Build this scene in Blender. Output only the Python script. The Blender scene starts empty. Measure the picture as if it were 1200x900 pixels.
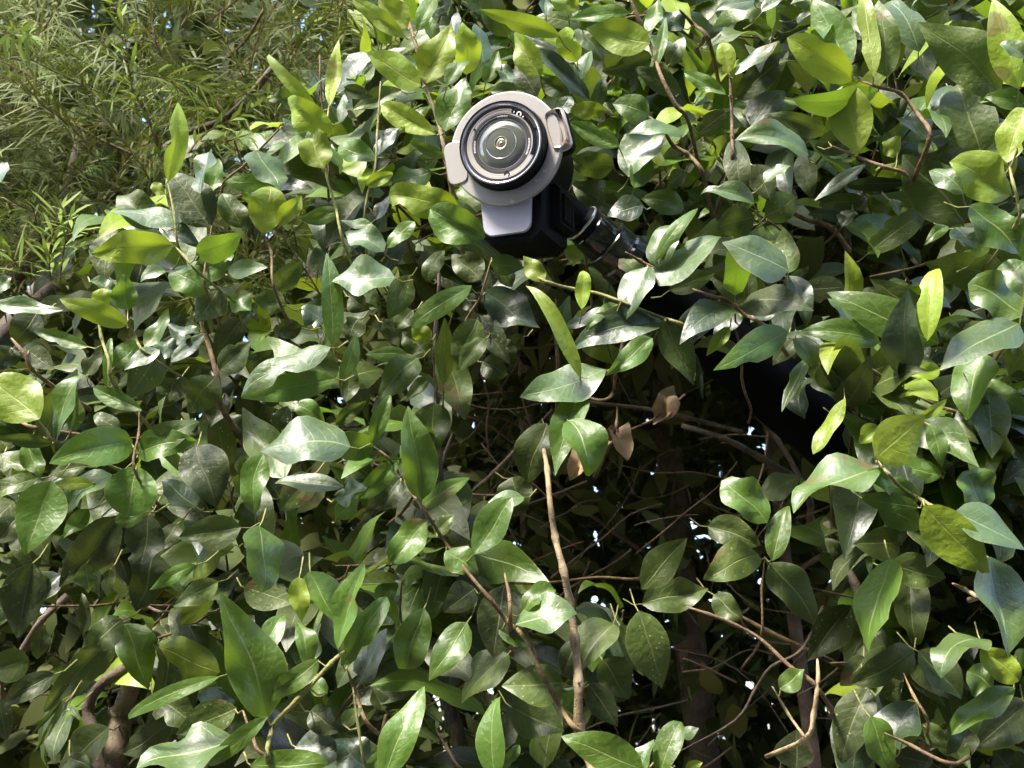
import bpy, math, random
import numpy as np
from mathutils import Vector, Matrix

random.seed(7)
rng = np.random.default_rng(11)
R = math.radians
scene = bpy.context.scene
COL = scene.collection

# ------------------------------------------------------------------ camera
PITCH = R(18)
CAM = Vector((0, 0, 1.55))
RIGHT = Vector((1, 0, 0))
FWD = Vector((0, math.cos(PITCH), math.sin(PITCH)))
UP = Vector((0, -math.sin(PITCH), math.cos(PITCH)))
FPX = 1300.0
cd = bpy.data.cameras.new('camera')
cd.sensor_width = 36.0
cd.lens = 36.0 * FPX / 1200.0
cd.clip_start = 0.02
cd.clip_end = 2000
cd.dof.use_dof = True
cd.dof.focus_distance = 1.27
cd.dof.aperture_fstop = 14.0
cam = bpy.data.objects.new('camera', cd)
COL.objects.link(cam)
cam.location = CAM
cam.rotation_euler = (R(90) + PITCH, 0, 0)
scene.camera = cam

# ------------------------------------------------------------------ sky and sun
SUN_EL = R(55)
SUN_AZ = R(-138)          # measured from +Y (behind the hedge) towards +X
world = bpy.data.worlds.new('World')
scene.world = world
world.use_nodes = True
nt = world.node_tree
bg = nt.nodes['Background']
sky = nt.nodes.new('ShaderNodeTexSky')
sky.sky_type = 'NISHITA'
sky.sun_disc = False
sky.sun_elevation = SUN_EL
sky.sun_rotation = SUN_AZ
sky.air_density = 1.0
sky.dust_density = 2.0
sky.ozone_density = 1.0
nt.links.new(sky.outputs[0], bg.inputs[0])
bg.inputs[1].default_value = 0.15
sd = bpy.data.lights.new('sun', 'SUN')
sd.energy = 2.3
sd.angle = R(10.0)
sd.color = (1.0, 0.94, 0.84)
sun = bpy.data.objects.new('sun', sd)
COL.objects.link(sun)
sdir = Vector((math.sin(SUN_AZ) * math.cos(SUN_EL), math.cos(SUN_AZ) * math.cos(SUN_EL), math.sin(SUN_EL)))
sun.rotation_euler = sdir.to_track_quat('Z', 'Y').to_euler()
sun.location = (0, 0, 6)
vs = scene.view_settings
vs.view_transform = 'Standard'
vs.look = 'None'
vs.exposure = 2.2
vs.gamma = 1.0
vs.use_curve_mapping = False
scene.render.engine = 'CYCLES'
scene.cycles.max_bounces = 3
scene.cycles.diffuse_bounces = 2
scene.cycles.glossy_bounces = 2
scene.cycles.transmission_bounces = 3
scene.cycles.use_denoising = True
scene.cycles.use_adaptive_sampling = True
scene.cycles.adaptive_threshold = 0.03
scene.cycles.sample_clamp_indirect = 8.0


# ------------------------------------------------------------------ helpers
def P(px, py, d):
    """photo pixel + distance along the view axis -> point in the place"""
    return CAM + FWD * d + RIGHT * ((px - 600.0) / FPX * d) + UP * ((450.0 - py) / FPX * d)


def pix(p):
    q = p - CAM
    d = q.dot(FWD)
    return (600 + FPX * q.dot(RIGHT) / d, 450 - FPX * q.dot(UP) / d, d)


def lean(py):
    return 1.0 + 0.10 * (450 - py) / 450.0


def mesh_obj(name, V, F, mats, parent=None, loc=None, uv=None, mat_idx=None, smooth=True, tone=None):
    me = bpy.data.meshes.new(name)
    me.from_pydata([tuple(v) for v in V], [], F)
    if uv is not None:
        l = me.uv_layers.new(name='UVMap')
        vi = np.empty(len(me.loops), np.int32)
        me.loops.foreach_get('vertex_index', vi)
        l.data.foreach_set('uv', np.asarray(uv, np.float32)[vi].ravel())
    if tone is not None:
        a = me.attributes.new('tone', 'FLOAT', 'POINT')
        a.data.foreach_set('value', np.asarray(tone, np.float32))
    for m in (mats if isinstance(mats, (list, tuple)) else [mats]):
        me.materials.append(m)
    if mat_idx is not None:
        me.polygons.foreach_set('material_index', np.asarray(mat_idx, np.int32))
    if smooth:
        me.polygons.foreach_set('use_smooth', np.ones(len(me.polygons), bool))
    me.update()
    o = bpy.data.objects.new(name, me)
    COL.objects.link(o)
    if parent is not None:
        o.parent = parent
    if loc is not None:
        o.location = loc
    return o


def tag(o, label=None, cat=None, group=None, kind=None):
    if label: o['label'] = label
    if cat: o['category'] = cat
    if group: o['group'] = group
    if kind: o['kind'] = kind
    return o


def empty(name, loc):
    o = bpy.data.objects.new(name, None)
    o.empty_display_size = 0.1
    COL.objects.link(o)
    o.location = loc
    return o


def tube(pts, rad, sides=6, cap=True, wob=0.0):
    """tapered tube along points -> V, F"""
    pts = [Vector(p) for p in pts]
    V, F = [], []
    n = len(pts)
    up = Vector((0.3, 0.2, 1)).normalized()
    for i, p in enumerate(pts):
        t = (pts[min(i + 1, n - 1)] - pts[max(i - 1, 0)]).normalized()
        a = t.cross(up)
        if a.length < 1e-3: a = t.cross(Vector((1, 0, 0)))
        a.normalize()
        b = t.cross(a).normalized()
        r = rad[i] if isinstance(rad, (list, tuple)) else rad
        for k in range(sides):
            ang = 2 * math.pi * k / sides
            rr = r * (1 + wob * random.uniform(-1, 1))
            V.append(p + a * math.cos(ang) * rr + b * math.sin(ang) * rr)
    for i in range(n - 1):
        for k in range(sides):
            k2 = (k + 1) % sides
            F.append((i * sides + k, i * sides + k2, (i + 1) * sides + k2, (i + 1) * sides + k))
    if cap:
        F.append(tuple(range(sides - 1, -1, -1)))
        F.append(tuple((n - 1) * sides + k for k in range(sides)))
    return V, F


def smooth_path(pts, sub=3):
    """Catmull-Rom through points (each a Vector)"""
    if len(pts) < 3: return pts
    out = []
    q = [pts[0] * 2 - pts[1]] + list(pts) + [pts[-1] * 2 - pts[-2]]
    for i in range(1, len(q) - 2):
        a, b, c, d = q[i - 1], q[i], q[i + 1], q[i + 2]
        for s in range(sub):
            t = s / sub
            out.append(0.5 * ((2 * b) + (c - a) * t + (2 * a - 5 * b + 4 * c - d) * t * t + (3 * b - a - 3 * c + d) * t ** 3))
    out.append(pts[-1])
    return out


# ------------------------------------------------------------------ materials
def new_mat(name):
    m = bpy.data.materials.new(name)
    m.use_nodes = True
    n = m.node_tree.nodes
    return m, n, m.node_tree.links, n['Principled BSDF'], n['Material Output']


def nd(nodes, typ, **kw):
    x = nodes.new(typ)
    for k, v in kw.items():
        setattr(x, k, v)
    return x


def math_n(nodes, links, op, a, b=None, c=None):
    x = nodes.new('ShaderNodeMath'); x.operation = op
    for i, v in enumerate((a, b, c)):
        if v is None: continue
        if isinstance(v, (int, float)): x.inputs[i].default_value = v
        else: links.new(v, x.inputs[i])
    return x.outputs[0]


def mix_col(nodes, links, fac, a, b, blend='MIX'):
    x = nodes.new('ShaderNodeMix'); x.data_type = 'RGBA'; x.blend_type = blend
    if isinstance(fac, (int, float)): x.inputs[0].default_value = fac
    else: links.new(fac, x.inputs[0])
    for i, v in ((6, a), (7, b)):
        if isinstance(v, (tuple, list)): x.inputs[i].default_value = (*v, 1) if len(v) == 3 else v
        else: links.new(v, x.inputs[i])
    return x.outputs[2]


def ramp(nodes, links, src, p0, p1):
    x = nodes.new('ShaderNodeMapRange')
    x.inputs[1].default_value = p0; x.inputs[2].default_value = p1
    x.interpolation_type = 'SMOOTHSTEP'
    links.new(src, x.inputs[0])
    return x.outputs[0]


def leaf_mat(name, top, top2, under, vein, rough, transl, tcol, dust=0.0, spec=0.5, coat=0.0):
    """broad leaf: colour by age, pale midrib and side veins, matte underside, light passing through"""
    m, n, l, bs, out = new_mat(name)
    uvn = nd(n, 'ShaderNodeUVMap'); uvn.uv_map = 'UVMap'
    sep = nd(n, 'ShaderNodeSeparateXYZ'); l.new(uvn.outputs[0], sep.inputs[0])
    s, t = sep.outputs[0], sep.outputs[1]              # s: -1..1 across, t: 0..1 along
    sa = math_n(n, l, 'ABSOLUTE', s)
    oi = nd(n, 'ShaderNodeObjectInfo')
    at = nd(n, 'ShaderNodeAttribute'); at.attribute_name = 'tone'
    rnd = math_n(n, l, 'FRACT', math_n(n, l, 'ADD', oi.outputs['Random'], at.outputs['Fac']))
    rnd2 = math_n(n, l, 'FRACT', math_n(n, l, 'MULTIPLY', rnd, 7.31))
    geo = nd(n, 'ShaderNodeNewGeometry')
    pos = geo.outputs['Position']
    # midrib and veins
    mid = math_n(n, l, 'SUBTRACT', 1.0, ramp(n, l, sa, 0.015, 0.055))
    ph = math_n(n, l, 'SUBTRACT', math_n(n, l, 'MULTIPLY', t, 8.0), math_n(n, l, 'MULTIPLY', math_n(n, l, 'POWER', sa, 1.3), 1.9))
    nz = nd(n, 'ShaderNodeTexNoise'); nz.inputs['Scale'].default_value = 26; nz.inputs['Detail'].default_value = 3
    l.new(pos, nz.inputs[0])
    ch = nd(n, 'ShaderNodeSeparateColor'); l.new(nz.outputs['Color'], ch.inputs[0])
    ph = math_n(n, l, 'ADD', ph, math_n(n, l, 'MULTIPLY', ch.outputs[1], 0.8))
    tri = math_n(n, l, 'ABSOLUTE', math_n(n, l, 'SUBTRACT', math_n(n, l, 'FRACT', ph), 0.5))
    vn = math_n(n, l, 'SUBTRACT', 1.0, ramp(n, l, tri, 0.0, 0.09))
    vn = math_n(n, l, 'MULTIPLY', vn, math_n(n, l, 'SUBTRACT', 1.0, ramp(n, l, sa, 0.55, 0.95)))
    veins = math_n(n, l, 'MAXIMUM', mid, math_n(n, l, 'MULTIPLY', vn, 0.26))
    # blotches
    blot = ramp(n, l, nz.outputs[0], 0.35, 0.68)
    base = mix_col(n, l, rnd, top, top2)
    base = mix_col(n, l, math_n(n, l, 'MULTIPLY', blot, 0.22), base, top2)
    hs = nd(n, 'ShaderNodeHueSaturation'); l.new(base, hs.inputs['Color'])
    l.new(math_n(n, l, 'ADD', 0.72, math_n(n, l, 'MULTIPLY', rnd2, 0.5)), hs.inputs['Value'])
    l.new(math_n(n, l, 'ADD', 0.485, math_n(n, l, 'MULTIPLY', rnd, 0.03)), hs.inputs['Hue'])
    base = hs.outputs[0]
    base = mix_col(n, l, math_n(n, l, 'MULTIPLY', veins, 0.9), base, vein)
    scab = math_n(n, l, 'MULTIPLY', ramp(n, l, ch.outputs[0], 0.62, 0.68), ramp(n, l, rnd2, 0.80, 0.86))
    base = mix_col(n, l, math_n(n, l, 'MULTIPLY', scab, 0.8), base, (0.16, 0.10, 0.045))
    # dust and water specks on the upper face
    if dust > 0.2:
        vo = nd(n, 'ShaderNodeTexVoronoi'); vo.inputs['Scale'].default_value = 170
        l.new(pos, vo.inputs['Vector'])
        spk = math_n(n, l, 'SUBTRACT', 1.0, ramp(n, l, vo.outputs['Distance'], 0.10, 0.24))
        spk = math_n(n, l, 'MULTIPLY', spk, ramp(n, l, ch.outputs[2], 0.46, 0.60))
        spk = math_n(n, l, 'MULTIPLY', spk, math_n(n, l, 'MULTIPLY', ramp(n, l, rnd2, 0.25, 0.8), dust))
        base = mix_col(n, l, spk, base, (0.42, 0.42, 0.33))
    # browned nicks at margin of some leaves
    edge = math_n(n, l, 'MULTIPLY', ramp(n, l, sa, 0.9, 1.0), ramp(n, l, ch.outputs[1], 0.55, 0.64))
    base = mix_col(n, l, math_n(n, l, 'MULTIPLY', edge, 0.6), base, (0.20, 0.13, 0.05))
    # pale thin margin
    marg = math_n(n, l, 'MULTIPLY', ramp(n, l, sa, 0.93, 1.0), 0.35)
    base = mix_col(n, l, marg, base, vein)
    und = mix_col(n, l, math_n(n, l, 'MULTIPLY', veins, 0.6), under, vein)
    col = mix_col(n, l, geo.outputs['Backfacing'], base, und)
    l.new(col, bs.inputs['Base Color'])
    rg = math_n(n, l, 'ADD', rough + 0.15, math_n(n, l, 'MULTIPLY', nz.outputs[0], 0.18))
    rg = math_n(n, l, 'ADD', rg, math_n(n, l, 'MULTIPLY', geo.outputs['Backfacing'], 0.22))
    l.new(rg, bs.inputs['Roughness'])
    bs.inputs['Specular IOR Level'].default_value = spec
    if coat:
        l.new(math_n(n, l, 'MULTIPLY', math_n(n, l, 'SUBTRACT', 1.0, geo.outputs['Backfacing']), coat), bs.inputs['Coat Weight'])
        bs.inputs['Coat Roughness'].default_value = 0.32
    bp = nd(n, 'ShaderNodeBump'); bp.inputs['Strength'].default_value = 0.38; bp.inputs['Distance'].default_value = 0.0016
    nf = nd(n, 'ShaderNodeTexNoise'); nf.inputs['Scale'].default_value = 130; nf.inputs['Detail'].default_value = 2
    l.new(pos, nf.inputs[0])
    h = math_n(n, l, 'ADD', math_n(n, l, 'MULTIPLY', veins, -0.9), math_n(n, l, 'MULTIPLY', nf.outputs[0], 2.2))
    l.new(h, bp.inputs['Height']); l.new(bp.outputs[0], bs.inputs['Normal'])
    tr = nd(n, 'ShaderNodeBsdfTranslucent')
    tcm = mix_col(n, l, math_n(n, l, 'MULTIPLY', veins, 0.7), tcol, tuple(x * 0.45 for x in tcol))
    l.new(tcm, tr.inputs['Color'])
    mx = nd(n, 'ShaderNodeMixShader'); mx.inputs[0].default_value = transl
    l.new(bs.outputs[0], mx.inputs[1]); l.new(tr.outputs[0], mx.inputs[2])
    l.new(mx.outputs[0], out.inputs['Surface'])
    return m


MAT = {}
MAT['Y'] = leaf_mat('leaf_young', (0.215, 0.32, 0.020), (0.27, 0.35, 0.028), (0.25, 0.31, 0.05), (0.38, 0.43, 0.09), 0.26, 0.32, (0.44, 0.56, 0.03), 0.1, 0.5, 0.2)
MAT['G'] = leaf_mat('leaf_fresh', (0.066, 0.145, 0.014), (0.095, 0.165, 0.018), (0.15, 0.20, 0.045), (0.26, 0.33, 0.10), 0.22, 0.26, (0.27, 0.44, 0.025), 0.25, 0.5, 0.28)
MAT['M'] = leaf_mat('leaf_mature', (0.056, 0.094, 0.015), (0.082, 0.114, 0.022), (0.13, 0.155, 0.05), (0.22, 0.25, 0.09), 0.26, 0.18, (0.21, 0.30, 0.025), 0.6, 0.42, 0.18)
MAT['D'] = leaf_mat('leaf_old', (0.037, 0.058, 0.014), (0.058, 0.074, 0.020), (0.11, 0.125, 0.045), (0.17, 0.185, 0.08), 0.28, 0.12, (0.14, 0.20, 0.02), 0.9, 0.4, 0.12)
MAT['B'] = leaf_mat('leaf_dark_gloss', (0.028, 0.052, 0.018), (0.040, 0.066, 0.022), (0.09, 0.115, 0.05), (0.12, 0.155, 0.08), 0.20, 0.10, (0.13, 0.21, 0.03), 0.4, 0.55, 0.45)
MAT['S'] = leaf_mat('leaf_waxy', (0.064, 0.120, 0.028), (0.085, 0.138, 0.034), (0.15, 0.19, 0.07), (0.25, 0.31, 0.14), 0.22, 0.20, (0.22, 0.36, 0.035), 0.3, 0.65, 0.6)


def bark_mat(name, c1, c2, c3, scale=60.0, rough=0.8):
    m, n, l, bs, out = new_mat(name)
    tc = nd(n, 'ShaderNodeTexCoord')
    nz = nd(n, 'ShaderNodeTexNoise'); nz.inputs['Scale'].default_value = scale; nz.inputs['Detail'].default_value = 6
    l.new(tc.outputs['Object'], nz.inputs[0])
    oi = nd(n, 'ShaderNodeObjectInfo')
    c = mix_col(n, l, ramp(n, l, nz.outputs[0], 0.42, 0.58), c1, c2)
    vo = nd(n, 'ShaderNodeTexVoronoi'); vo.inputs['Scale'].default_value = scale * 5; l.new(tc.outputs['Object'], vo.inputs['Vector'])
    spk = math_n(n, l, 'SUBTRACT', 1.0, ramp(n, l, vo.outputs['Distance'], 0.12, 0.3))
    c = mix_col(n, l, math_n(n, l, 'MULTIPLY', spk, 0.5), c, c3)
    hs = nd(n, 'ShaderNodeHueSaturation'); l.new(c, hs.inputs['Color'])
    l.new(math_n(n, l, 'ADD', 0.75, math_n(n, l, 'MULTIPLY', oi.outputs['Random'], 0.5)), hs.inputs['Value'])
    l.new(hs.outputs[0], bs.inputs['Base Color'])
    bs.inputs['Roughness'].default_value = rough
    bp = nd(n, 'ShaderNodeBump'); bp.inputs['Strength'].default_value = 0.9; bp.inputs['Distance'].default_value = 0.002
    nf = nd(n, 'ShaderNodeTexNoise'); nf.inputs['Scale'].default_value = scale * 5; nf.inputs['Detail'].default_value = 4; l.new(tc.outputs['Object'], nf.inputs[0])
    l.new(math_n(n, l, 'ADD', math_n(n, l, 'MULTIPLY', nf.outputs[0], 0.6), math_n(n, l, 'MULTIPLY', spk, 0.5)), bp.inputs['Height']); l.new(bp.outputs[0], bs.inputs['Normal'])
    return m


MAT['twig'] = bark_mat('twig_bark', (0.13, 0.078, 0.038), (0.22, 0.145, 0.075), (0.36, 0.27, 0.16))
MAT['pale'] = bark_mat('pale_bark', (0.27, 0.19, 0.10), (0.40, 0.31, 0.18), (0.52, 0.44, 0.30))
MAT['green'] = bark_mat('green_twig', (0.18, 0.19, 0.05), (0.27, 0.25, 0.09), (0.33, 0.31, 0.15))
MAT['bark'] = bark_mat('brown_bark', (0.085, 0.062, 0.042), (0.15, 0.112, 0.076), (0.22, 0.175, 0.125), 35)
MAT['darkbark'] = bark_mat('thicket_bark', (0.12, 0.08, 0.055), (0.19, 0.13, 0.09), (0.23, 0.17, 0.12), 25)


def simple_leaf_mat(name, c1, c2, transl, tcol, rough=0.4):
    m, n, l, bs, out = new_mat(name)
    at = nd(n, 'ShaderNodeAttribute'); at.attribute_name = 'tone'
    oi = nd(n, 'ShaderNodeObjectInfo')
    rnd = math_n(n, l, 'FRACT', math_n(n, l, 'ADD', oi.outputs['Random'], at.outputs['Fac']))
    c = mix_col(n, l, rnd, c1, c2)
    l.new(c, bs.inputs['Base Color'])
    bs.inputs['Roughness'].default_value = rough
    bs.inputs['Specular IOR Level'].default_value = 0.15
    tr = nd(n, 'ShaderNodeBsdfTranslucent'); tr.inputs['Color'].default_value = (*tcol, 1)
    mx = nd(n, 'ShaderNodeMixShader'); mx.inputs[0].default_value = transl
    l.new(bs.outputs[0], mx.inputs[1]); l.new(tr.outputs[0], mx.inputs[2]); l.new(mx.outputs[0], out.inputs['Surface'])
    return m


MAT['needle'] = simple_leaf_mat('fern_pine_leaf', (0.055, 0.082, 0.018), (0.205, 0.225, 0.075), 0.16, (0.26, 0.29, 0.04), 0.58)
MAT['needle_y'] = simple_leaf_mat('fern_pine_young_leaf', (0.13, 0.20, 0.03), (0.22, 0.27, 0.06), 0.18, (0.3, 0.4, 0.05), 0.55)
MAT['thicket'] = simple_leaf_mat('thicket_leaf', (0.05, 0.07, 0.02), (0.115, 0.125, 0.04), 0.14, (0.14, 0.18, 0.03), 0.5)

m, n, l, bs, out = new_mat('dead_leaf')
tc = nd(n, 'ShaderNodeTexCoord'); nz = nd(n, 'ShaderNodeTexNoise'); nz.inputs['Scale'].default_value = 45; nz.inputs['Detail'].default_value = 5
l.new(tc.outputs['Object'], nz.inputs[0])
l.new(mix_col(n, l, ramp(n, l, nz.outputs[0], 0.3, 0.7), (0.24, 0.14, 0.07), (0.44, 0.30, 0.165)), bs.inputs['Base Color'])
bs.inputs['Roughness'].default_value = 0.6
MAT['dead'] = m


def plain(name, col, rough, metal=0.0, spec=0.5, noise=0.0, nscale=80, coat=0.0, bump=0.0):
    m, n, l, bs, out = new_mat(name)
    bs.inputs['Base Color'].default_value = (*col, 1)
    bs.inputs['Roughness'].default_value = rough
    bs.inputs['Metallic'].default_value = metal
    bs.inputs['Specular IOR Level'].default_value = spec
    bs.inputs['Coat Weight'].default_value = coat
    if noise or bump:
        tc = nd(n, 'ShaderNodeTexCoord'); nz = nd(n, 'ShaderNodeTexNoise'); nz.inputs['Scale'].default_value = nscale; nz.inputs['Detail'].default_value = 6
        l.new(tc.outputs['Object'], nz.inputs[0])
        l.new(mix_col(n, l, nz.outputs[0], tuple(x * (1 - noise) for x in col), tuple(min(1, x * (1 + noise)) for x in col)), bs.inputs['Base Color'])
        l.new(math_n(n, l, 'ADD', rough - 0.08, math_n(n, l, 'MULTIPLY', nz.outputs[0], 0.16)), bs.inputs['Roughness'])
        if bump:
            bp = nd(n, 'ShaderNodeBump'); bp.inputs['Strength'].default_value = bump; bp.inputs['Distance'].default_value = 0.001
            l.new(nz.outputs[0], bp.inputs['Height']); l.new(bp.outputs[0], bs.inputs['Normal'])
    return m


# ------------------------------------------------------------------ the setting
def sheet(name, x0, x1, y0, y1, z, mat, kind='structure', nx=1, ny=1):
    V, F = [], []
    for j in range(ny + 1):
        for i in range(nx + 1):
            V.append((x0 + (x1 - x0) * i / nx, y0 + (y1 - y0) * j / ny, z))
    for j in range(ny):
        for i in range(nx):
            a = j * (nx + 1) + i
            F.append((a, a + 1, a + nx + 2, a + nx + 1))
    o = mesh_obj(name, V, F, mat, smooth=False)
    o['kind'] = kind
    return o


MAT['soil'] = plain('garden_soil', (0.12, 0.085, 0.055), 0.9, noise=0.4, nscale=6)
MAT['paving'] = plain('worn_paving', (0.13, 0.122, 0.11), 0.85, noise=0.15, nscale=4)
sheet('ground', -300, 300, -300, 300, 0.0, MAT['soil'])
sheet('pavement', -9, 9, -2.4, 0.75, 0.004, MAT['paving'])

# unseen building added across the path, behind whoever takes the picture: it shades the hedge from the low sky
MAT['stucco'] = plain('dark_stucco', (0.10, 0.092, 0.082), 0.9, noise=0.12, nscale=5, bump=0.3)
MAT['tile'] = plain('roof_tile', (0.22, 0.10, 0.06), 0.8, noise=0.3, nscale=8)
MAT['pane'] = plain('window_glass', (0.03, 0.035, 0.04), 0.05, spec=0.6)
MAT['frame'] = plain('window_frame', (0.55, 0.53, 0.5), 0.5)


def box(x0, x1, y0, y1, z0, z1):
    V = [(x, y, z) for z in (z0, z1) for y in (y0, y1) for x in (x0, x1)]
    return V, [(0, 2, 3, 1), (4, 5, 7, 6), (0, 1, 5, 4), (2, 6, 7, 3), (0, 4, 6, 2), (1, 3, 7, 5)]


HOUSE_Y = -2.4
unseen_house = empty('unseen_house', (0, HOUSE_Y - 3, 0))
tag(unseen_house, 'unseen dark stucco building added across the path to shade the hedge', 'unseen_house')
def hpart(name, b, mat, parent=None):
    V, F = b
    return mesh_obj(name, [(x, y + 3 - HOUSE_Y, z) for x, y, z in V], F, MAT[mat], parent or unseen_house, smooth=False)
hpart('wall', box(-8, 8, HOUSE_Y - 6, HOUSE_Y, 0.0, 5.2), 'stucco')
V = [(-8.4, HOUSE_Y - 6.5, 5.1), (8.4, HOUSE_Y - 6.5, 5.1), (8.4, HOUSE_Y + 0.5, 5.1), (-8.4, HOUSE_Y + 0.5, 5.1), (-6, HOUSE_Y - 3, 6.6), (6, HOUSE_Y - 3, 6.6)]
hpart('roof', (V, [(3, 2, 1, 0), (0, 1, 5, 4), (2, 3, 4, 5), (0, 4, 3), (1, 2, 5)]), 'tile')
for x in (-4.5, 2.2, 5.4):
    for z in (0.95, 3.2):
        wf = hpart('window', box(x, x + 1.3, HOUSE_Y - 0.02, HOUSE_Y + 0.05, z, z + 1.2), 'frame')
        hpart('pane', box(x + .08, x + .62, HOUSE_Y + 0.03, HOUSE_Y + 0.056, z + .08, z + 1.12), 'pane', wf)
        hpart('pane', box(x + .68, x + 1.22, HOUSE_Y + 0.03, HOUSE_Y + 0.056, z + .08, z + 1.12), 'pane', wf)
dr_ = hpart('door', box(-1.9, -0.95, HOUSE_Y - 0.02, HOUSE_Y + 0.04, 0.01, 2.1), 'frame')
hpart('handle', box(-1.08, -1.03, HOUSE_Y + 0.03, HOUSE_Y + 0.09, 1.0, 1.12), 'pane', dr_)


# ------------------------------------------------------------------ leaf shapes
def leaf_geo(L, W, bend=0.5, fold=0.25, twist=0.0, wave=0.0, curl=0.0, shape=0, nu=10, nv=4, pet=0.0, seed=0):
    """leaf along +X, upper face +Z, chord length L, full width W, optional petiole running back from the base"""
    rr = random.Random(seed)
    tipc = rr.uniform(-0.15, 1.0)
    bite = {}
    if rr.random() < 0.16 and nv >= 6:
        i0 = rr.randint(3, nu - 3); sd_ = rr.choice((-1, 1))
        bite[i0, sd_] = rr.uniform(.55, .8); bite[i0 + 1, sd_] = rr.uniform(.6, .9)
    ts = [i / nu for i in range(nu + 1)]
    ang, x, z = 0.0, 0.0, 0.0
    C = []
    prev = 0
    for i, t in enumerate(ts):
        if i:
            tm = (t + prev) / 2
            a = bend * (0.5 - tm) - tipc * max(0.0, tm - 0.62) ** 2 * 7
            x += math.cos(a) * (t - prev); z += math.sin(a) * (t - prev)
        prev = t
        C.append((x, z, bend * (0.5 - t) - tipc * max(0.0, t - 0.62) ** 2 * 7))
    cx, cz = C[-1][0], C[-1][1]
    al = math.atan2(cz, cx); ln = math.hypot(cx, cz)
    ph = rr.uniform(0, 6.28); ph2 = rr.uniform(0, 6.28); asym = rr.uniform(-.12, .12)
    V, UV, F = [], [], []
    for i, t in enumerate(ts):
        x, z, a = C[i]
        x, z = (x * math.cos(al) + z * math.sin(al)) / ln * L, (-x * math.sin(al) + z * math.cos(al)) / ln * L
        a -= al
        if shape == 0:      # elliptic with drawn-out tip
            w = math.sin(math.pi * t ** 0.80) ** 0.74 if 0 < t < 1 else 0
            w *= (1 - 0.45 * t ** 4)
        elif shape == 1:    # obovate, blunt
            w = math.sin(math.pi * t ** 1.05) ** 0.62 if 0 < t < 1 else 0
        else:               # lanceolate
            w = math.sin(math.pi * t ** 0.80) ** 0.85 if 0 < t < 1 else 0
        w = max(w, 0.03 if i == 0 else 0.012) * W / 2
        tw = twist * (t - 0.4)
        nl, nr = bite.get((i, -1), 1.0), bite.get((i, 1), 1.0)
        for j in range(-nv // 2, nv // 2 + 1):
            s = j / (nv / 2)
            y = s * w * (1 + asym * (1 if s > 0 else -1))
            if abs(s) > 0.6: y *= nl if s < 0 else nr
            dz = abs(s) * w * math.sin(fold) * (1 - 0.35 * abs(s)) - curl * s * s * w
            dz += wave * W * 0.16 * abs(s) * math.sin(t * 9 + ph + (1.7 if s > 0 else 0)) * math.sin(math.pi * t)
            yy = y * math.cos(fold * 0.8)
            y2 = yy * math.cos(tw) - dz * math.sin(tw)
            dz2 = yy * math.sin(tw) + dz * math.cos(tw)
            y2 += wave * 0.05 * W * math.sin(t * 5 + ph2)*math.sin(math.pi*t)
            V.append((x - dz2 * math.sin(a), y2, z + dz2 * math.cos(a)))
            UV.append((s, t))
    m = nv + 1
    for i in range(nu):
        for j in range(nv):
            q = i * m + j
            F.append((q, q + m, q + m + 1, q + 1))
    mi = [0] * len(F)
    return V, F, UV, mi


def leaf_frame(e, n):
    e = e.normalized()
    n = (n - e * n.dot(e)).normalized()
    y = n.cross(e).normalized()
    return Matrix((e, y, n)).transposed()


# ------------------------------------------------------------------ shrubs
SHRUB = {}
def shrub(key, px, py, d, label):
    p = P(px, py, d)
    e = empty('broadleaf_shrub', (p.x, p.y, 0.0))
    tag(e, label, 'shrub', 'broadleaf shrubs of the hedge')
    SHRUB[key] = e
    return e


shrub('A', 260, 600, 1.5, 'broad-leaved hedge shrub covering the left side, below the fine-leaved fern pine')
shrub('B', 820, 200, 1.6, 'broad-leaved hedge shrub with yellow-green shoots around the camera and above the black pole')
shrub('C', 1080, 700, 1.5, 'broad-leaved hedge shrub hanging below the black pole at the right edge')
shrub('D', 640, 700, 1.4, 'sparse broad-leaved shrub on a pale forked stem in the dark opening')


def shrub_of(px, py):
    # pole line splits B from C; D is the sparse one in the middle
    if 545 < px < 840 and py > 415: return 'D'
    if px <= 545:
        return 'B' if (px > 415 and py < 300) else 'A'
    return 'C' if py > 300 + (px - 700) * 0.55 and px >= 830 else 'B'


COUNT = {k: 0 for k in SHRUB}


def rel(key, p):
    return p - Vector(SHRUB[key].location)


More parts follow.
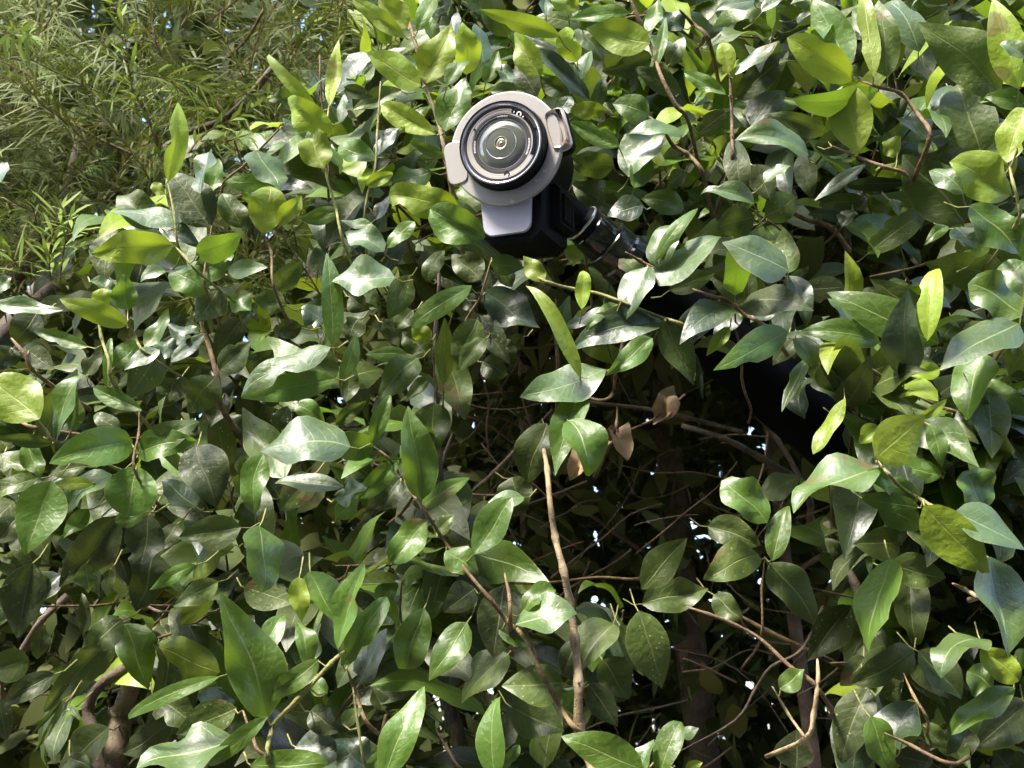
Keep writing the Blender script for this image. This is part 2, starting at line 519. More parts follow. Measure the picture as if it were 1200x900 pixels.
# ------------------------------------------------------------------ traced twigs  (photo px, depth, width px start -> end, bark)
TW = [
    ('pale', 1.33, 5, 7, [(466, -20), (480, 33), (488, 63), (497, 100), (512, 140), (523, 187), (533, 233), (536, 262)]),
    ('green', 1.27, 3, 4, [(446, 95), (443, 160), (440, 200), (431, 225), (427, 260)]),
    ('twig', 1.26, 5, 6, [(733, -15), (750, 25), (765, 60), (776, 88), (795, 122), (806, 140)]),
    ('twig', 1.25, 5, 6, [(757, 131), (775, 150), (790, 170), (803, 183), (822, 203)]),
    ('twig', 1.27, 4, 6, [(854, 53), (857, 110), (858, 160), (860, 190)]),
    ('twig', 1.23, 4, 7, [(1008, 94), (1030, 102), (1056, 110), (1076, 137), (1089, 160)]),
    ('twig', 1.24, 4, 6, [(975, 172), (1015, 188), (1040, 198), (1064, 206)]),
    ('twig', 1.46, 6, 8, [(921, 246), (945, 256), (975, 268)]),
    ('green', 1.19, 4, 5, [(1183, 190), (1188, 215), (1192, 235), (1194, 262)]),
    ('twig', 1.30, 5, 6, [(797, 12), (812, 30), (830, 44)]),
    ('twig', 1.26, 4, 5, [(733, 297), (752, 306), (772, 318)]),
    ('twig', 1.27, 4, 6, [(812, 339), (832, 346), (850, 352), (872, 368), (900, 384)]),
    ('green', 1.24, 4, 5, [(625, 322), (645, 331), (672, 338), (700, 343), (728, 354), (772, 370), (798, 377)]),
    ('twig', 1.25, 4, 5, [(963, 406), (990, 419), (1015, 432), (1040, 447)]),
    ('twig', 1.25, 4, 6, [(1078, 466), (1105, 478), (1130, 487), (1160, 494)]),
    ('green', 1.19, 4, 6, [(1027, 540), (1040, 556), (1060, 571), (1082, 587), (1105, 600)]),
    ('pale', 1.24, 6, 14, [(637, 528), (641, 550), (645, 590), (651, 630), (660, 668), (668, 705), (674, 750), (678, 800), (678, 850), (690, 885), (702, 920)]),
    ('twig', 1.24, 3, 7, [(437, 522), (452, 535), (467, 553), (482, 578), (497, 600), (523, 640), (548, 668), (575, 705), (593, 727), (614, 747), (633, 790), (655, 826), (676, 856)]),
    ('twig', 1.23, 4, 6, [(593, 672), (596, 700), (598, 730)]),
    ('twig', 1.34, 4, 6, [(651, 350), (652, 390), (652, 428)]),
    ('bark', 1.36, 5, 7, [(516, 300), (514, 345), (512, 390), (511, 470), (516, 560)]),
    ('twig', 1.29, 3, 4, [(576, 302), (563, 343), (549, 372)]),
    ('twig', 1.30, 3, 6, [(680, 459), (695, 468), (710, 469), (719, 462), (721, 440), (726, 415)]),
    ('twig', 1.30, 3, 5, [(724, 478), (722, 495), (717, 512)]),
    ('twig', 1.31, 3, 3, [(728, 511), (750, 500), (771, 489)]),
    ('green', 1.25, 3, 4, [(676, 440), (690, 443), (710, 433)]),
    ('twig', 1.25, 4, 6, [(806, 711), (830, 719), (863, 732), (893, 750), (927, 781), (950, 801), (973, 831)]),
    ('pale', 1.24, 5, 6, [(957, 772), (957, 800), (951, 838), (944, 866)]),
    ('pale', 1.24, 3, 4, [(904, 805), (925, 837), (944, 867)]),
    ('twig', 1.27, 2.5, 3.5, [(896, 653), (893, 690), (892, 747)]),
    ('bark', 1.42, 3, 4, [(795, 880), (860, 845), (886, 810), (905, 783), (938, 759)]),
    ('twig', 1.46, 5, 6, [(862, 718), (900, 740), (935, 756), (990, 781)]),
    ('bark', 1.5, 9, 12, [(968, 612), (985, 650), (1004, 688), (1020, 740)]),
    ('twig', 1.22, 3, 4, [(1057, 788), (1072, 815), (1088, 846)]),
    ('twig', 1.22, 4, 5, [(1037, 860), (1068, 875), (1112, 897)]),
    ('pale', 1.2, 5, 6, [(1118, 682), (1130, 690), (1145, 702)]),
    ('twig', 1.3, 6, 8, [(232, 372), (245, 410), (255, 445), (260, 475)]),
    ('twig', 1.24, 4, 5, [(-12, 482), (18, 493), (42, 503)]),
    ('green', 1.2, 3, 4, [(42, 489), (55, 503), (70, 520)]),
    ('green', 1.22, 4, 5, [(114, 365), (120, 395), (126, 420), (134, 450)]),
    ('green', 1.22, 3, 4, [(150, 376), (158, 395), (170, 413)]),
    ('twig', 1.3, 5, 6, [(16, 397), (28, 417), (42, 440)]),
    ('twig', 1.22, 3, 4, [(164, 482), (162, 510), (158, 550)]),
    ('bark', 1.62, 24, 36, [(156, 795), (143, 835), (135, 880), (128, 960)]),
    ('bark', 1.55, 12, 16, [(148, 783), (118, 800), (104, 828), (112, 862), (122, 910)]),
    ('bark', 1.5, 9, 11, [(78, 698), (50, 726), (25, 764), (0, 800)]),
    ('bark', 1.45, 6, 8, [(262, 716), (215, 728), (170, 742), (140, 755)]),
    ('bark', 1.43, 3, 4, [(262, 706), (225, 713), (190, 716)]),
    ('green', 1.2, 5, 7, [(404, 762), (390, 777), (350, 823), (322, 848), (313, 885)]),
    ('twig', 1.23, 4, 5, [(284, 832), (294, 862), (312, 885)]),
    ('twig', 1.26, 4, 6, [(407, 782), (417, 813), (432, 850)]),
    ('green', 1.22, 3, 4, [(412, 805), (420, 853), (431, 898)]),
    ('twig', 1.3, 3, 4, [(511, 853), (525, 876), (543, 905)]),
    ('bark', 1.6, 16, 22, [(515, 790), (526, 825), (536, 860), (548, 930)]),
    ('twig', 1.5, 3, 4, [(395, 662), (470, 665), (560, 680), (640, 683), (700, 675), (752, 678)]),
    ('bark', 1.6, 5, 6, [(646, 480), (613, 514), (580, 553), (553, 580), (530, 605)]),
    ('bark', 1.55, 5, 6, [(530, 508), (518, 540), (502, 585)]),
    ('bark', 1.75, 5, 6, [(660, 470), (710, 476), (770, 482), (840, 500)]),
    ('bark', 1.7, 7, 10, [(800, 500), (850, 515), (890, 535), (930, 560)]),
    ('green', 1.23, 3, 4, [(197, 210), (203, 250), (212, 300)]),
    ('green', 1.24, 3, 4, [(386, 112), (384, 160), (382, 198), (394, 240), (402, 285)]),
    ('green', 1.22, 3, 4, [(203, 287), (215, 299), (238, 325)]),
    ('twig', 1.24, 3, 4, [(246, 264), (243, 295), (240, 335)]),
    ('twig', 1.24, 3, 4, [(308, 273), (317, 295), (324, 335)]),
    ('green', 1.20, 3, 4, [(1194, 100), (1191, 140), (1188, 190)]),
    ('bark', 1.9, 6, 9, [(885, 485), (905, 505), (930, 545), (950, 590)]),
]
hr0 = random.Random(3)
TWPTS = []      # (px, py, depth) samples for attaching leaves
TWOBJ = []
for bark, d, w0, w1, pts in TW:
    p3 = []
    for i, (x, y) in enumerate(pts):
        dd = d * lean(y) + 0.012 * math.sin(i * 2.1 + pts[0][0])
        g_ = 0.3 if w1 == 14 else 1.0
        if i < 2 and w1 == 14: dd += 0.10 - 0.05 * i
        p3.append(P(x + g_ * hr0.gauss(0, 1.2), y + g_ * hr0.gauss(0, 1.2), dd + hr0.gauss(0, .003)))
        TWPTS.append((x, y, dd))
    for i in range(len(pts) - 1):
        a, b = pts[i], pts[i + 1]
        for s in (0.33, 0.66):
            TWPTS.append((a[0] + (b[0] - a[0]) * s, a[1] + (b[1] - a[1]) * s, d * lean(a[1])))
    # tail runs back into the hedge
    q = p3[-1] - p3[-2]
    tail = p3[-1] + q.normalized() * 0.06 + FWD * 0.10
    p3.append(tail)
    path = smooth_path(p3, 4)
    n_ = len(path)
    rad = []
    for i in range(n_):
        f = i / (n_ - 1)
        r_ = (w0 + (w1 - w0) * f) / 2 / FPX * d * 0.88
        if w1 < 9: r_ *= min(1.0, 0.5 + 0.2 * i)
        if i % 4 == 0 and i and random.random() < 0.6: r_ *= 1.32        # nodes
        rad.append(r_)
    V, F = tube(path, rad, 8, wob=0.07)
    key = shrub_of(*pts[len(pts) // 2])
    o0 = path[0]
    o = mesh_obj('branch' if w1 > 8 else 'twig', [v - o0 for v in V], F, MAT[bark], SHRUB[key], rel(key, o0))
    TWOBJ.append(o)
TWA = np.array(TWPTS)

# ------------------------------------------------------------------ traced leaves
# per tile of the photo (offset): base x y, tip x y, width, age (a darker one paints the shade on some leaves), [depth shift mm, bend, lean deg], in thirds of a pixel
TILES = {
(0, 0): """590,640,625,360,72,Y,-30,.3|740,798,595,606,150,D,-20|640,778,382,744,62,S,-30|548,800,415,688,115,M,10|610,860,320,892,125,Y,-40
705,680,748,530,55,S|790,640,968,655,60,G|922,820,950,655,118,Y,-10|900,528,985,668,108,S,0|1172,472,1012,345,105,Y,-10|1140,592,1080,463,115,Y,-20
1116,380,945,190,42,Y,-10,.8|1160,372,1192,140,52,Y,-20|1062,352,944,352,62,M|958,660,1100,665,52,B,20|975,792,1060,688,62,Y|688,892,850,822,95,G,-20
850,802,780,680,90,M,20|560,800,700,870,70,B,10|1060,772,1205,742,60,G|-20,655,26,570,45,S|580,682,534,645,40,Y|735,690,768,556,58,G,10""",
(1, 0): """280,302,88,185,98,Y,-20|300,292,388,84,125,Y,-10|330,472,140,368,88,Y,-10|366,462,440,270,112,G,-20,.3|225,132,35,-8,62,Y|232,98,130,-10,95,Y,20
268,110,330,-5,55,G|385,195,410,42,62,B,30|440,262,425,78,92,Y,25|500,220,470,84,66,S,40|370,302,455,215,52,G|505,292,552,178,62,G,20
690,338,615,218,92,D,30|525,322,658,318,55,M,20|770,128,488,34,66,Y,0|842,92,668,70,52,M,10|1012,46,798,70,58,G,-10|1086,152,860,100,120,Y,0
700,268,608,112,92,Y,30|830,218,790,95,78,Y,30|922,216,820,98,62,M,20|800,332,690,272,72,M,50|872,352,658,160,68,B,0|822,218,618,118,42,B,10
850,278,880,178,52,S,40|1092,200,914,250,88,D,0|1192,332,1028,238,75,M,10|1082,402,953,365,95,G,-5|882,392,922,268,50,M,10|978,514,790,424,72,G,-20
960,586,804,555,98,M,20|968,732,812,650,125,D,40|1062,722,935,760,82,B,20|1030,662,1072,543,85,G,0|1205,474,1008,474,48,S,-20,.9|1010,622,1132,472,112,S,20
1205,732,1055,700,85,G,20|1205,600,1140,665,60,M|760,412,812,340,55,B,40|932,390,803,390,62,Y,40|318,602,178,640,72,G,-10|360,546,240,500,42,G
412,722,165,690,112,Y,-20|505,835,312,735,140,G,5,.3|122,562,-12,520,72,G|212,318,38,388,62,M|8,310,112,340,52,D|0,432,12,330,36,S|120,548,222,444,42,B
88,652,182,610,52,Y|150,884,12,815,78,S|116,802,-5,775,34,G|160,872,258,778,52,G|125,772,192,680,42,B|1205,102,1108,60,62,B|1110,232,1142,60,42,G
1080,112,1116,-5,52,G,20|1150,232,1205,130,62,M|720,55,714,-12,48,S|800,52,780,-22,92,Y,20|600,290,538,235,45,S,30|440,640,432,720,50,G,20|330,150,300,60,50,G,30""",
(2, 0): """600,282,368,132,118,Y,-20|592,232,460,-5,142,G,0|670,272,625,-8,64,Y,0|722,272,690,0,108,M,-15,.3|832,182,700,28,92,S,10|1118,322,828,78,172,M,-30
1050,542,960,300,172,M,-10|1182,312,1090,-5,122,Y,-40|1062,112,928,86,56,M,10|1205,202,1113,155,52,S,-40|1205,362,1058,340,72,G,-20|1140,572,1202,378,105,Y,-30
1156,684,938,570,152,Y,-40|988,682,868,600,82,S,-25|992,782,773,543,182,M,-10|1010,722,1182,892,132,G,-30|958,800,1032,882,72,S|932,795,848,862,42,G
1030,905,1070,840,62,Y|650,892,862,740,92,M,30|442,542,183,494,92,S,-30|465,516,658,455,92,D,-20|622,532,560,303,142,Y,5|690,316,388,350,88,G,-5
502,462,303,400,72,M,10|188,352,372,178,92,D,20|240,442,354,318,100,B,30|185,262,332,145,38,S|58,172,136,110,42,D|152,332,5,255,52,G|160,262,140,150,62,Y
50,472,168,380,72,M|180,488,200,728,82,D,-20|260,578,312,712,92,D,-10|252,716,63,685,62,S,0|290,762,404,690,102,M,20|410,543,458,697,72,D|288,642,380,583,42,S
640,580,463,706,42,B,0|568,652,802,640,52,D,20|478,720,652,700,62,M,20|572,760,440,755,44,B,20|252,760,120,800,112,M,0|372,952,138,852,132,S,-30
372,960,354,798,84,M,-15|-84,1005,138,834,108,S,-30|-84,942,-24,798,96,S,-15|-96,918,54,732,48,G,-35,1.3|-120,936,-198,1122,108,S,-30|-48,1020,114,960,72,M,0
252,2,112,42,62,S|278,42,372,-2,34,S|402,60,470,90,50,B|395,120,310,150,60,D,20|700,480,690,310,50,D,10|880,500,830,540,60,M,20|770,420,700,380,130,D,40|520,120,600,200,60,M,40
1100,460,1190,470,60,S,20|940,300,880,400,60,B,40|760,540,700,500,70,Y,30|600,740,560,800,60,B,40|740,700,760,760,40,S,30""",
(2, 1): """902,308,508,128,132,G,-20|860,298,890,46,84,Y,-40|842,202,658,80,84,M,10|692,302,408,270,92,G,-10|370,265,108,402,104,G,-20|395,290,460,402,72,G,-10
375,70,437,252,78,B,-10|602,252,508,150,48,S,10|440,360,348,548,52,G,-20|440,430,430,572,72,B,10|572,500,458,697,54,Y,-20|485,375,548,482,104,M,5
716,446,583,438,82,M,5|602,492,428,430,94,D,25|702,562,608,490,84,G,10|832,492,648,520,72,M,0|830,572,928,503,36,Y,-20|680,712,852,558,154,Y,-40
870,590,912,742,64,G,-25|912,772,713,740,92,G,-10|682,748,390,905,140,S,-50|832,848,638,758,84,G,-30|832,885,628,852,66,G,-30|1062,892,985,758,118,G,-20
1052,343,1004,578,146,G,-20|1058,440,1205,562,94,G,-5|1205,432,1148,428,64,D|1182,236,903,402,140,S,-30,.2|1132,62,848,22,134,M,20|1205,205,1003,98,124,G,-30
902,392,688,386,74,M,10|902,396,800,422,62,Y,20|1122,600,938,742,165,D,10|1205,652,1028,682,112,D,0|1160,240,1176,352,54,B|116,180,-36,366,108,B,-20
202,200,108,282,62,B,10|165,250,83,352,52,Y,0|228,180,216,18,54,M,-20|300,150,90,60,120,D,30|570,110,410,120,92,D,30|310,180,238,235,70,B,30|392,290,316,385,62,D,20
298,938,136,790,125,G,-10|412,775,248,872,84,M,0|380,860,440,790,70,D,20|45,342,72,508,24,D,0|0,350,42,455,54,D,20|1100,150,1205,20,110,G,0|1205,300,1130,260,70,G,-10
1205,780,1110,740,90,D,20|1120,690,1090,800,70,D,20|960,230,900,310,70,M,20|560,560,650,620,60,G,25|1050,700,1110,760,60,G,10|600,300,660,350,60,D,30|690,600,620,660,70,Y,5""",
(1, 1): """188,75,-32,90,112,S,-20|236,68,165,222,92,M,-10|458,105,246,252,72,G,-25,1.0|490,82,388,-5,102,M,0|300,90,362,-20,62,M,20|500,125,697,252,122,B,-10
525,25,642,42,72,G,0|485,210,592,382,94,D,0|477,222,402,402,102,M,-10|502,290,413,407,72,M,0|360,338,436,578,114,M,10|322,515,330,695,132,M,20
268,358,133,497,104,M,-10|307,425,228,507,52,M,0|226,340,84,347,52,G,0|302,345,213,268,84,M,10|312,300,248,250,62,Y,10|145,230,250,310,90,D,30
498,370,582,420,92,D,20|282,858,234,526,134,G,-30,.4|110,652,172,488,62,G,-20|116,672,-52,660,102,G,-20|280,882,452,780,62,G,-20|930,400,628,496,122,S,-30
840,447,752,774,112,G,-40,.4|798,578,872,774,134,G,-20|722,588,650,812,134,M,0|600,778,640,905,114,M,10|642,848,498,902,62,S,-10|1092,288,930,420,88,G,-20
1132,232,813,330,114,B,-10|845,187,850,52,52,Y,-15|842,432,648,105,54,Y,-25,.6|712,86,640,0,64,Y,-10|768,292,802,138,52,M,-10|922,180,778,252,44,B,0
972,170,858,262,44,G,0|958,205,862,262,62,Y,15|1134,216,1236,450,112,M,-20|0,442,52,273,54,G,-10|18,512,40,358,64,M,10|-20,592,88,508,54,M,0
20,720,120,780,92,D,20|202,718,58,852,74,G,-20|-22,852,92,815,64,S,-20|212,778,118,892,94,D,0|560,60,600,110,60,M,30|30,140,100,190,80,D,30|60,220,20,300,80,D,30
420,130,480,200,70,D,30|250,190,190,260,80,M,30|560,300,620,360,60,D,40|1040,80,980,10,70,M,20|640,280,560,340,60,D,50""",
(0, 1): """140,572,-34,428,176,Y,-40|450,242,210,150,78,Y,-20|312,320,118,265,52,G,0|355,192,362,113,62,Y|450,192,430,62,84,G,0|598,48,728,132,116,G,-15|692,62,822,-5,104,G,10
772,108,688,234,104,M,-15|882,192,788,140,74,G,10|1004,172,888,150,82,M,5|850,236,908,168,52,M,0|852,220,748,364,94,D,5|510,322,592,183,54,G,0|622,342,533,315,66,B,20
620,312,692,248,74,B,20|600,372,724,268,52,B,20|770,402,884,300,104,M,10|757,424,660,552,114,M,-10|790,480,740,602,94,D,5|1162,320,848,497,84,S,-30|1182,430,850,500,98,G,-35
1170,322,1148,-12,74,G,-30,.4|1192,402,1083,380,134,M,0|466,650,173,728,134,G,-35|490,682,703,583,92,M,-20|480,690,692,650,104,G,-15|688,668,762,884,174,D,-5
480,738,450,916,168,G,-15,.3|150,642,272,396,104,M,-5|200,642,312,420,62,G,-15|250,620,275,500,54,M,0|500,542,328,463,62,G,-10|562,330,448,502,114,D,10
562,330,436,402,52,S,-10|400,390,490,310,84,G,10|375,462,392,288,34,G,-10|1002,782,853,532,134,M,-5|1232,670,915,688,152,S,-45|895,905,925,698,92,G,0
855,850,850,700,74,M,10|1092,768,983,892,104,M,-10|1205,812,965,800,62,S,-20|958,612,1012,528,62,D,15|1040,518,1142,582,72,G,10|192,655,-22,638,48,M,-10
95,660,140,785,74,G,10|180,-110,90,150,5,G|132,780,-32,864,62,M,-5|392,768,228,914,84,G,-5|327,800,183,805,42,Y,0|302,740,178,770,62,M,10|132,198,48,314,102,D,10
-22,165,222,190,62,S,0|-12,132,42,75,44,S|98,330,190,400,72,D,15|320,85,412,125,50,S,20|582,52,494,92,44,S,20|970,122,1064,18,82,M,5|802,50,942,40,62,G,10
690,880,570,790,92,B,25|0,700,102,750,80,M,15|40,320,-10,400,90,D,20|620,430,570,530,90,D,25|700,300,640,350,60,D,30|880,420,960,330,90,D,30|1060,250,960,260,70,D,25
1150,230,1060,180,80,B,25|640,600,700,640,70,D,20|300,420,360,330,60,D,20|420,620,330,560,60,D,20|860,640,800,560,80,D,20|980,520,900,470,60,D,25""",
(0, 2): """180,-110,88,152,168,G,-25|418,18,208,264,154,D,-10|522,8,495,218,124,D,-5|542,138,475,348,144,D,5|848,54,628,90,122,M,-10|910,48,915,284,134,S,-25
858,262,1034,322,114,M,0|112,178,60,444,156,D,-15|312,-10,223,92,62,G,-10|512,0,403,36,62,G,-15|102,518,-22,552,112,M,0|192,568,18,674,84,D,-5|0,658,22,804,74,D
140,408,130,518,64,D,5|430,398,153,704,112,M,-20|438,393,522,624,138,G,-25|432,378,288,482,104,M,0|540,468,774,562,126,Y,-20,.2|942,722,773,282,194,G,-45,.4
772,578,452,728,52,G,-25,1.2|687,184,526,274,52,G,-15|767,244,608,332,84,M,-10|540,650,700,750,124,M,20|832,690,618,782,114,M,0|590,750,430,850,94,D,15
832,800,478,905,124,S,-35|942,720,738,892,62,G,-40|382,758,208,905,114,M,-10|1038,828,1205,856,124,B,-20|878,892,1154,882,94,G,-30|1090,700,1205,770,92,D,15
1050,228,1060,388,74,Y,-10|1088,208,1184,394,114,G,-10|928,502,1004,358,74,G,-5|1084,540,1040,388,74,G,-15|1122,518,946,664,74,G,-25|1072,540,1130,390,64,B,10
300,180,310,285,64,M,10|385,200,378,300,44,M,5|290,430,288,285,46,D,15|215,220,115,360,94,B,25|225,662,118,845,20,M,20|220,660,112,782,18,M,20|232,700,185,734,18,M,20
235,680,292,742,22,M,20|230,665,170,790,18,M,20|760,120,700,20,70,D,20|620,40,560,140,70,D,25|660,420,600,340,60,D,30|60,20,-10,110,90,D,15|760,420,740,340,60,D,20
1150,640,1090,580,60,G,15|560,600,590,680,60,D,20|900,560,1000,620,70,D,25|240,860,330,900,60,D,20""",
(1, 2): """466,150,600,-52,116,G,-30|364,140,482,218,94,G,-20|302,28,168,178,114,G,-10|188,242,368,213,102,B,-5|-12,482,82,183,84,G,-30|0,542,162,298,92,G,-30
290,338,225,552,128,G,-10|442,388,308,594,114,G,0|472,268,358,352,104,D,5|572,258,535,514,156,D,-25|553,410,662,482,64,G,0|638,352,748,270,72,G,-10|613,396,828,358,114,S,-25
957,393,838,562,134,M,-5|830,450,780,580,84,D,15|1045,348,1127,618,144,M,-20|980,398,1062,577,94,M,0|918,518,1012,658,124,M,5|1056,324,1290,270,126,M,-20
1056,270,1215,90,114,M,-10|587,498,423,674,114,M,10|782,600,563,612,144,M,10|598,688,784,772,144,M,20|868,600,972,754,94,D,5|540,935,560,648,94,G,-40
560,902,627,820,44,G,-35|150,935,292,612,124,G,-40|92,905,-22,800,124,B,-20|90,935,157,833,54,G,-25|1062,905,773,788,124,G,-40|1030,930,1100,800,64,S,-30
1118,935,1196,738,84,G,-40|0,750,74,688,50,M,0|60,610,160,410,84,B,20|280,370,362,318,54,M,10|-20,20,60,-60,70,G,0|130,330,200,250,70,G,20|480,640,560,720,70,D,40
300,640,240,560,60,D,30|330,80,400,10,60,M,20|150,700,110,620,60,D,30|740,880,820,940,60,D,30""",
(2, 2): """268,150,72,238,122,M,-10|110,290,212,378,84,M,10|88,50,274,118,114,M,20|315,172,372,-22,84,G,-10|305,178,462,397,124,M,0|592,328,438,524,134,D,10
732,163,654,494,128,G,-20|762,110,600,112,114,M,0|728,190,926,232,114,M,-5|800,228,826,468,124,M,10|848,-22,1078,213,154,Y,-45|688,-32,852,62,104,G,-20
958,0,1205,134,114,S,-40|1080,158,1142,504,184,S,-25|1052,448,908,584,114,S,-30|1048,478,1184,594,104,Y,-20|1168,618,947,784,94,G,-25|812,488,586,606,124,M,-10
828,488,980,658,124,M,0|640,510,553,610,84,D,20|700,838,820,670,150,B,15|652,618,558,884,134,D,0|660,718,722,914,114,G,-15|1205,670,1020,830,150,D,10
842,745,922,830,74,M,0|1000,760,940,905,94,D,5|340,622,428,553,74,G,-10|400,905,400,765,134,D,40|-32,778,57,760,44,S,-20|10,905,70,880,44,Y,-20|740,860,880,880,80,D,10
1130,420,1200,350,70,D,20|1090,620,1000,560,110,G,10|880,230,960,330,80,D,40|700,640,780,600,70,D,20|1150,900,1090,840,90,D,15|560,180,500,90,60,D,60|1180,560,1205,480,50,G""",
}
LEAN = {'Y': (5, 14), 'G': (18, 14), 'M': (10, 14), 'D': (0, 14), 'B': (34, 8), 'S': (46, 8)}
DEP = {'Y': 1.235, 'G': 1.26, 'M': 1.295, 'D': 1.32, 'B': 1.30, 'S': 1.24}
HERO = []
SEG = {}
for (tx_, ty_), txt in TILES.items():
    for item in txt.replace('\n', '|').split('|'):
        f = item.split(',')
        if len(f) < 6: continue
        b = [float(q) for q in f[:5]]
        age = f[5]
        dd = float(f[6]) if len(f) > 6 else 0.0
        bend = float(f[7]) if len(f) > 7 else None
        if b[4] < 10: continue
        HERO.append((tx_ * 400 + b[0] / 3, ty_ * 300 + b[1] / 3, tx_ * 400 + b[2] / 3, ty_ * 300 + b[3] / 3, b[4] / 3, age, dd, bend))

hr = random.Random(5)


def leaf_part(key, V, F, uv, mat, B, rot, name='leaf'):
    o = mesh_obj(name, V, F, mat, SHRUB[key], None, uv=uv)
    M4 = rot.to_4x4()
    M4.translation = rel(key, B)
    o.matrix_local = M4
    COUNT[key] += 1
    return o


PET = {k: ([], []) for k in SHRUB}      # petioles joined per shrub: too thin to pick apart


def add_petiole(key, a, b, r=0.0008):
    mid = (a + b) / 2 + Vector((0, 0, -0.004))
    V, F = tube([a, mid, b], [r * 0.9, r, r * 1.25], 5, cap=False)
    VV, FF = PET[key]
    o = len(VV)
    VV.extend(V)
    FF.extend(tuple(q + o for q in f) for f in F)


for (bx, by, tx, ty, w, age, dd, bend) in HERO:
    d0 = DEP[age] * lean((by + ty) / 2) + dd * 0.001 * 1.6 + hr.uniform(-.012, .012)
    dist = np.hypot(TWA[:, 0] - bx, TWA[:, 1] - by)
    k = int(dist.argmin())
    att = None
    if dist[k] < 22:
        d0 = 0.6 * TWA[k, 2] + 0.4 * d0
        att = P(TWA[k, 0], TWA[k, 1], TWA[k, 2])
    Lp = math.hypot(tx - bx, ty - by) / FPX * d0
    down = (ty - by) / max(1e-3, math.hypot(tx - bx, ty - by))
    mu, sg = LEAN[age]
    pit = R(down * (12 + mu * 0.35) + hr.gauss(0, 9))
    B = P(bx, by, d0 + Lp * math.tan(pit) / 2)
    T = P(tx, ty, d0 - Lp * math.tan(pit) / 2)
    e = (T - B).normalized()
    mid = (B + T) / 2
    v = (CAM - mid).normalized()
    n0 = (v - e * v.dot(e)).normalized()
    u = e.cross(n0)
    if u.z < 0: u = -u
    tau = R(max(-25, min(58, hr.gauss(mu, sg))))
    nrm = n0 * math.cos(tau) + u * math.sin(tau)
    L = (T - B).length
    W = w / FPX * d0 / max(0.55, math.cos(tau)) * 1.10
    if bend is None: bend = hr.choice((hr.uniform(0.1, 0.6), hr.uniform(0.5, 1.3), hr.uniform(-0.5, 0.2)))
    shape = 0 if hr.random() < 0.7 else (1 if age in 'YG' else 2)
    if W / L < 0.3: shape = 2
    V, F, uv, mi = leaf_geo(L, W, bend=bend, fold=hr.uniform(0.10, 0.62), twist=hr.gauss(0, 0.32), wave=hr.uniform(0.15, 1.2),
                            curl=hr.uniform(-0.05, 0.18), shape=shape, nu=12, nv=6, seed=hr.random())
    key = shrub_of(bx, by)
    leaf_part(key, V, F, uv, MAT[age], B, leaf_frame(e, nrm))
    if att is None:
        att = B - e * 0.016 + FWD * hr.uniform(0.025, 0.05)
    add_petiole(key, B + e * 0.002, att)
print('traced leaves', len(HERO), COUNT)

# ------------------------------------------------------------------ shoots that fill the hedge behind
def inside(poly, x, y):
    c = False
    j = len(poly) - 1
    for i in range(len(poly)):
        xi, yi = poly[i]; xj, yj = poly[j]
        if (yi > y) != (yj > y) and x < (xj - xi) * (y - yi) / (yj - yi) + xi: c = not c
        j = i
    return c


OPEN = [(525, 455), (600, 425), (700, 440), (835, 440), (965, 555), (905, 615), (960, 700), (1000, 760), (985, 830), (950, 960),
        (700, 960), (700, 800), (760, 720), (700, 690), (600, 660), (560, 600), (520, 560)]
OPEN2 = [(-40, 725), (120, 720), (130, 770), (60, 800), (40, 960), (-60, 960)]
FERN = [(-500, 345), (0, 330), (60, 300), (120, 235), (190, 185), (300, 150), (360, 110), (405, 40), (415, -400), (-500, -400)]
CAMK = [(505, 90), (680, 90), (690, 225), (775, 245), (835, 345), (760, 400), (690, 350), (640, 330), (560, 320), (510, 230)]
CAMK2 = [(825, 405), (905, 395), (960, 430), (1020, 495), (1015, 570), (965, 570)]


def blocked(x, y, d):
    if inside(FERN, x, y): return True
    if inside(OPEN, x, y) or inside(OPEN2, x, y): return True
    if d < 1.52 * lean(y) and (inside(CAMK, x, y) or inside(CAMK2, x, y)): return True
    return False


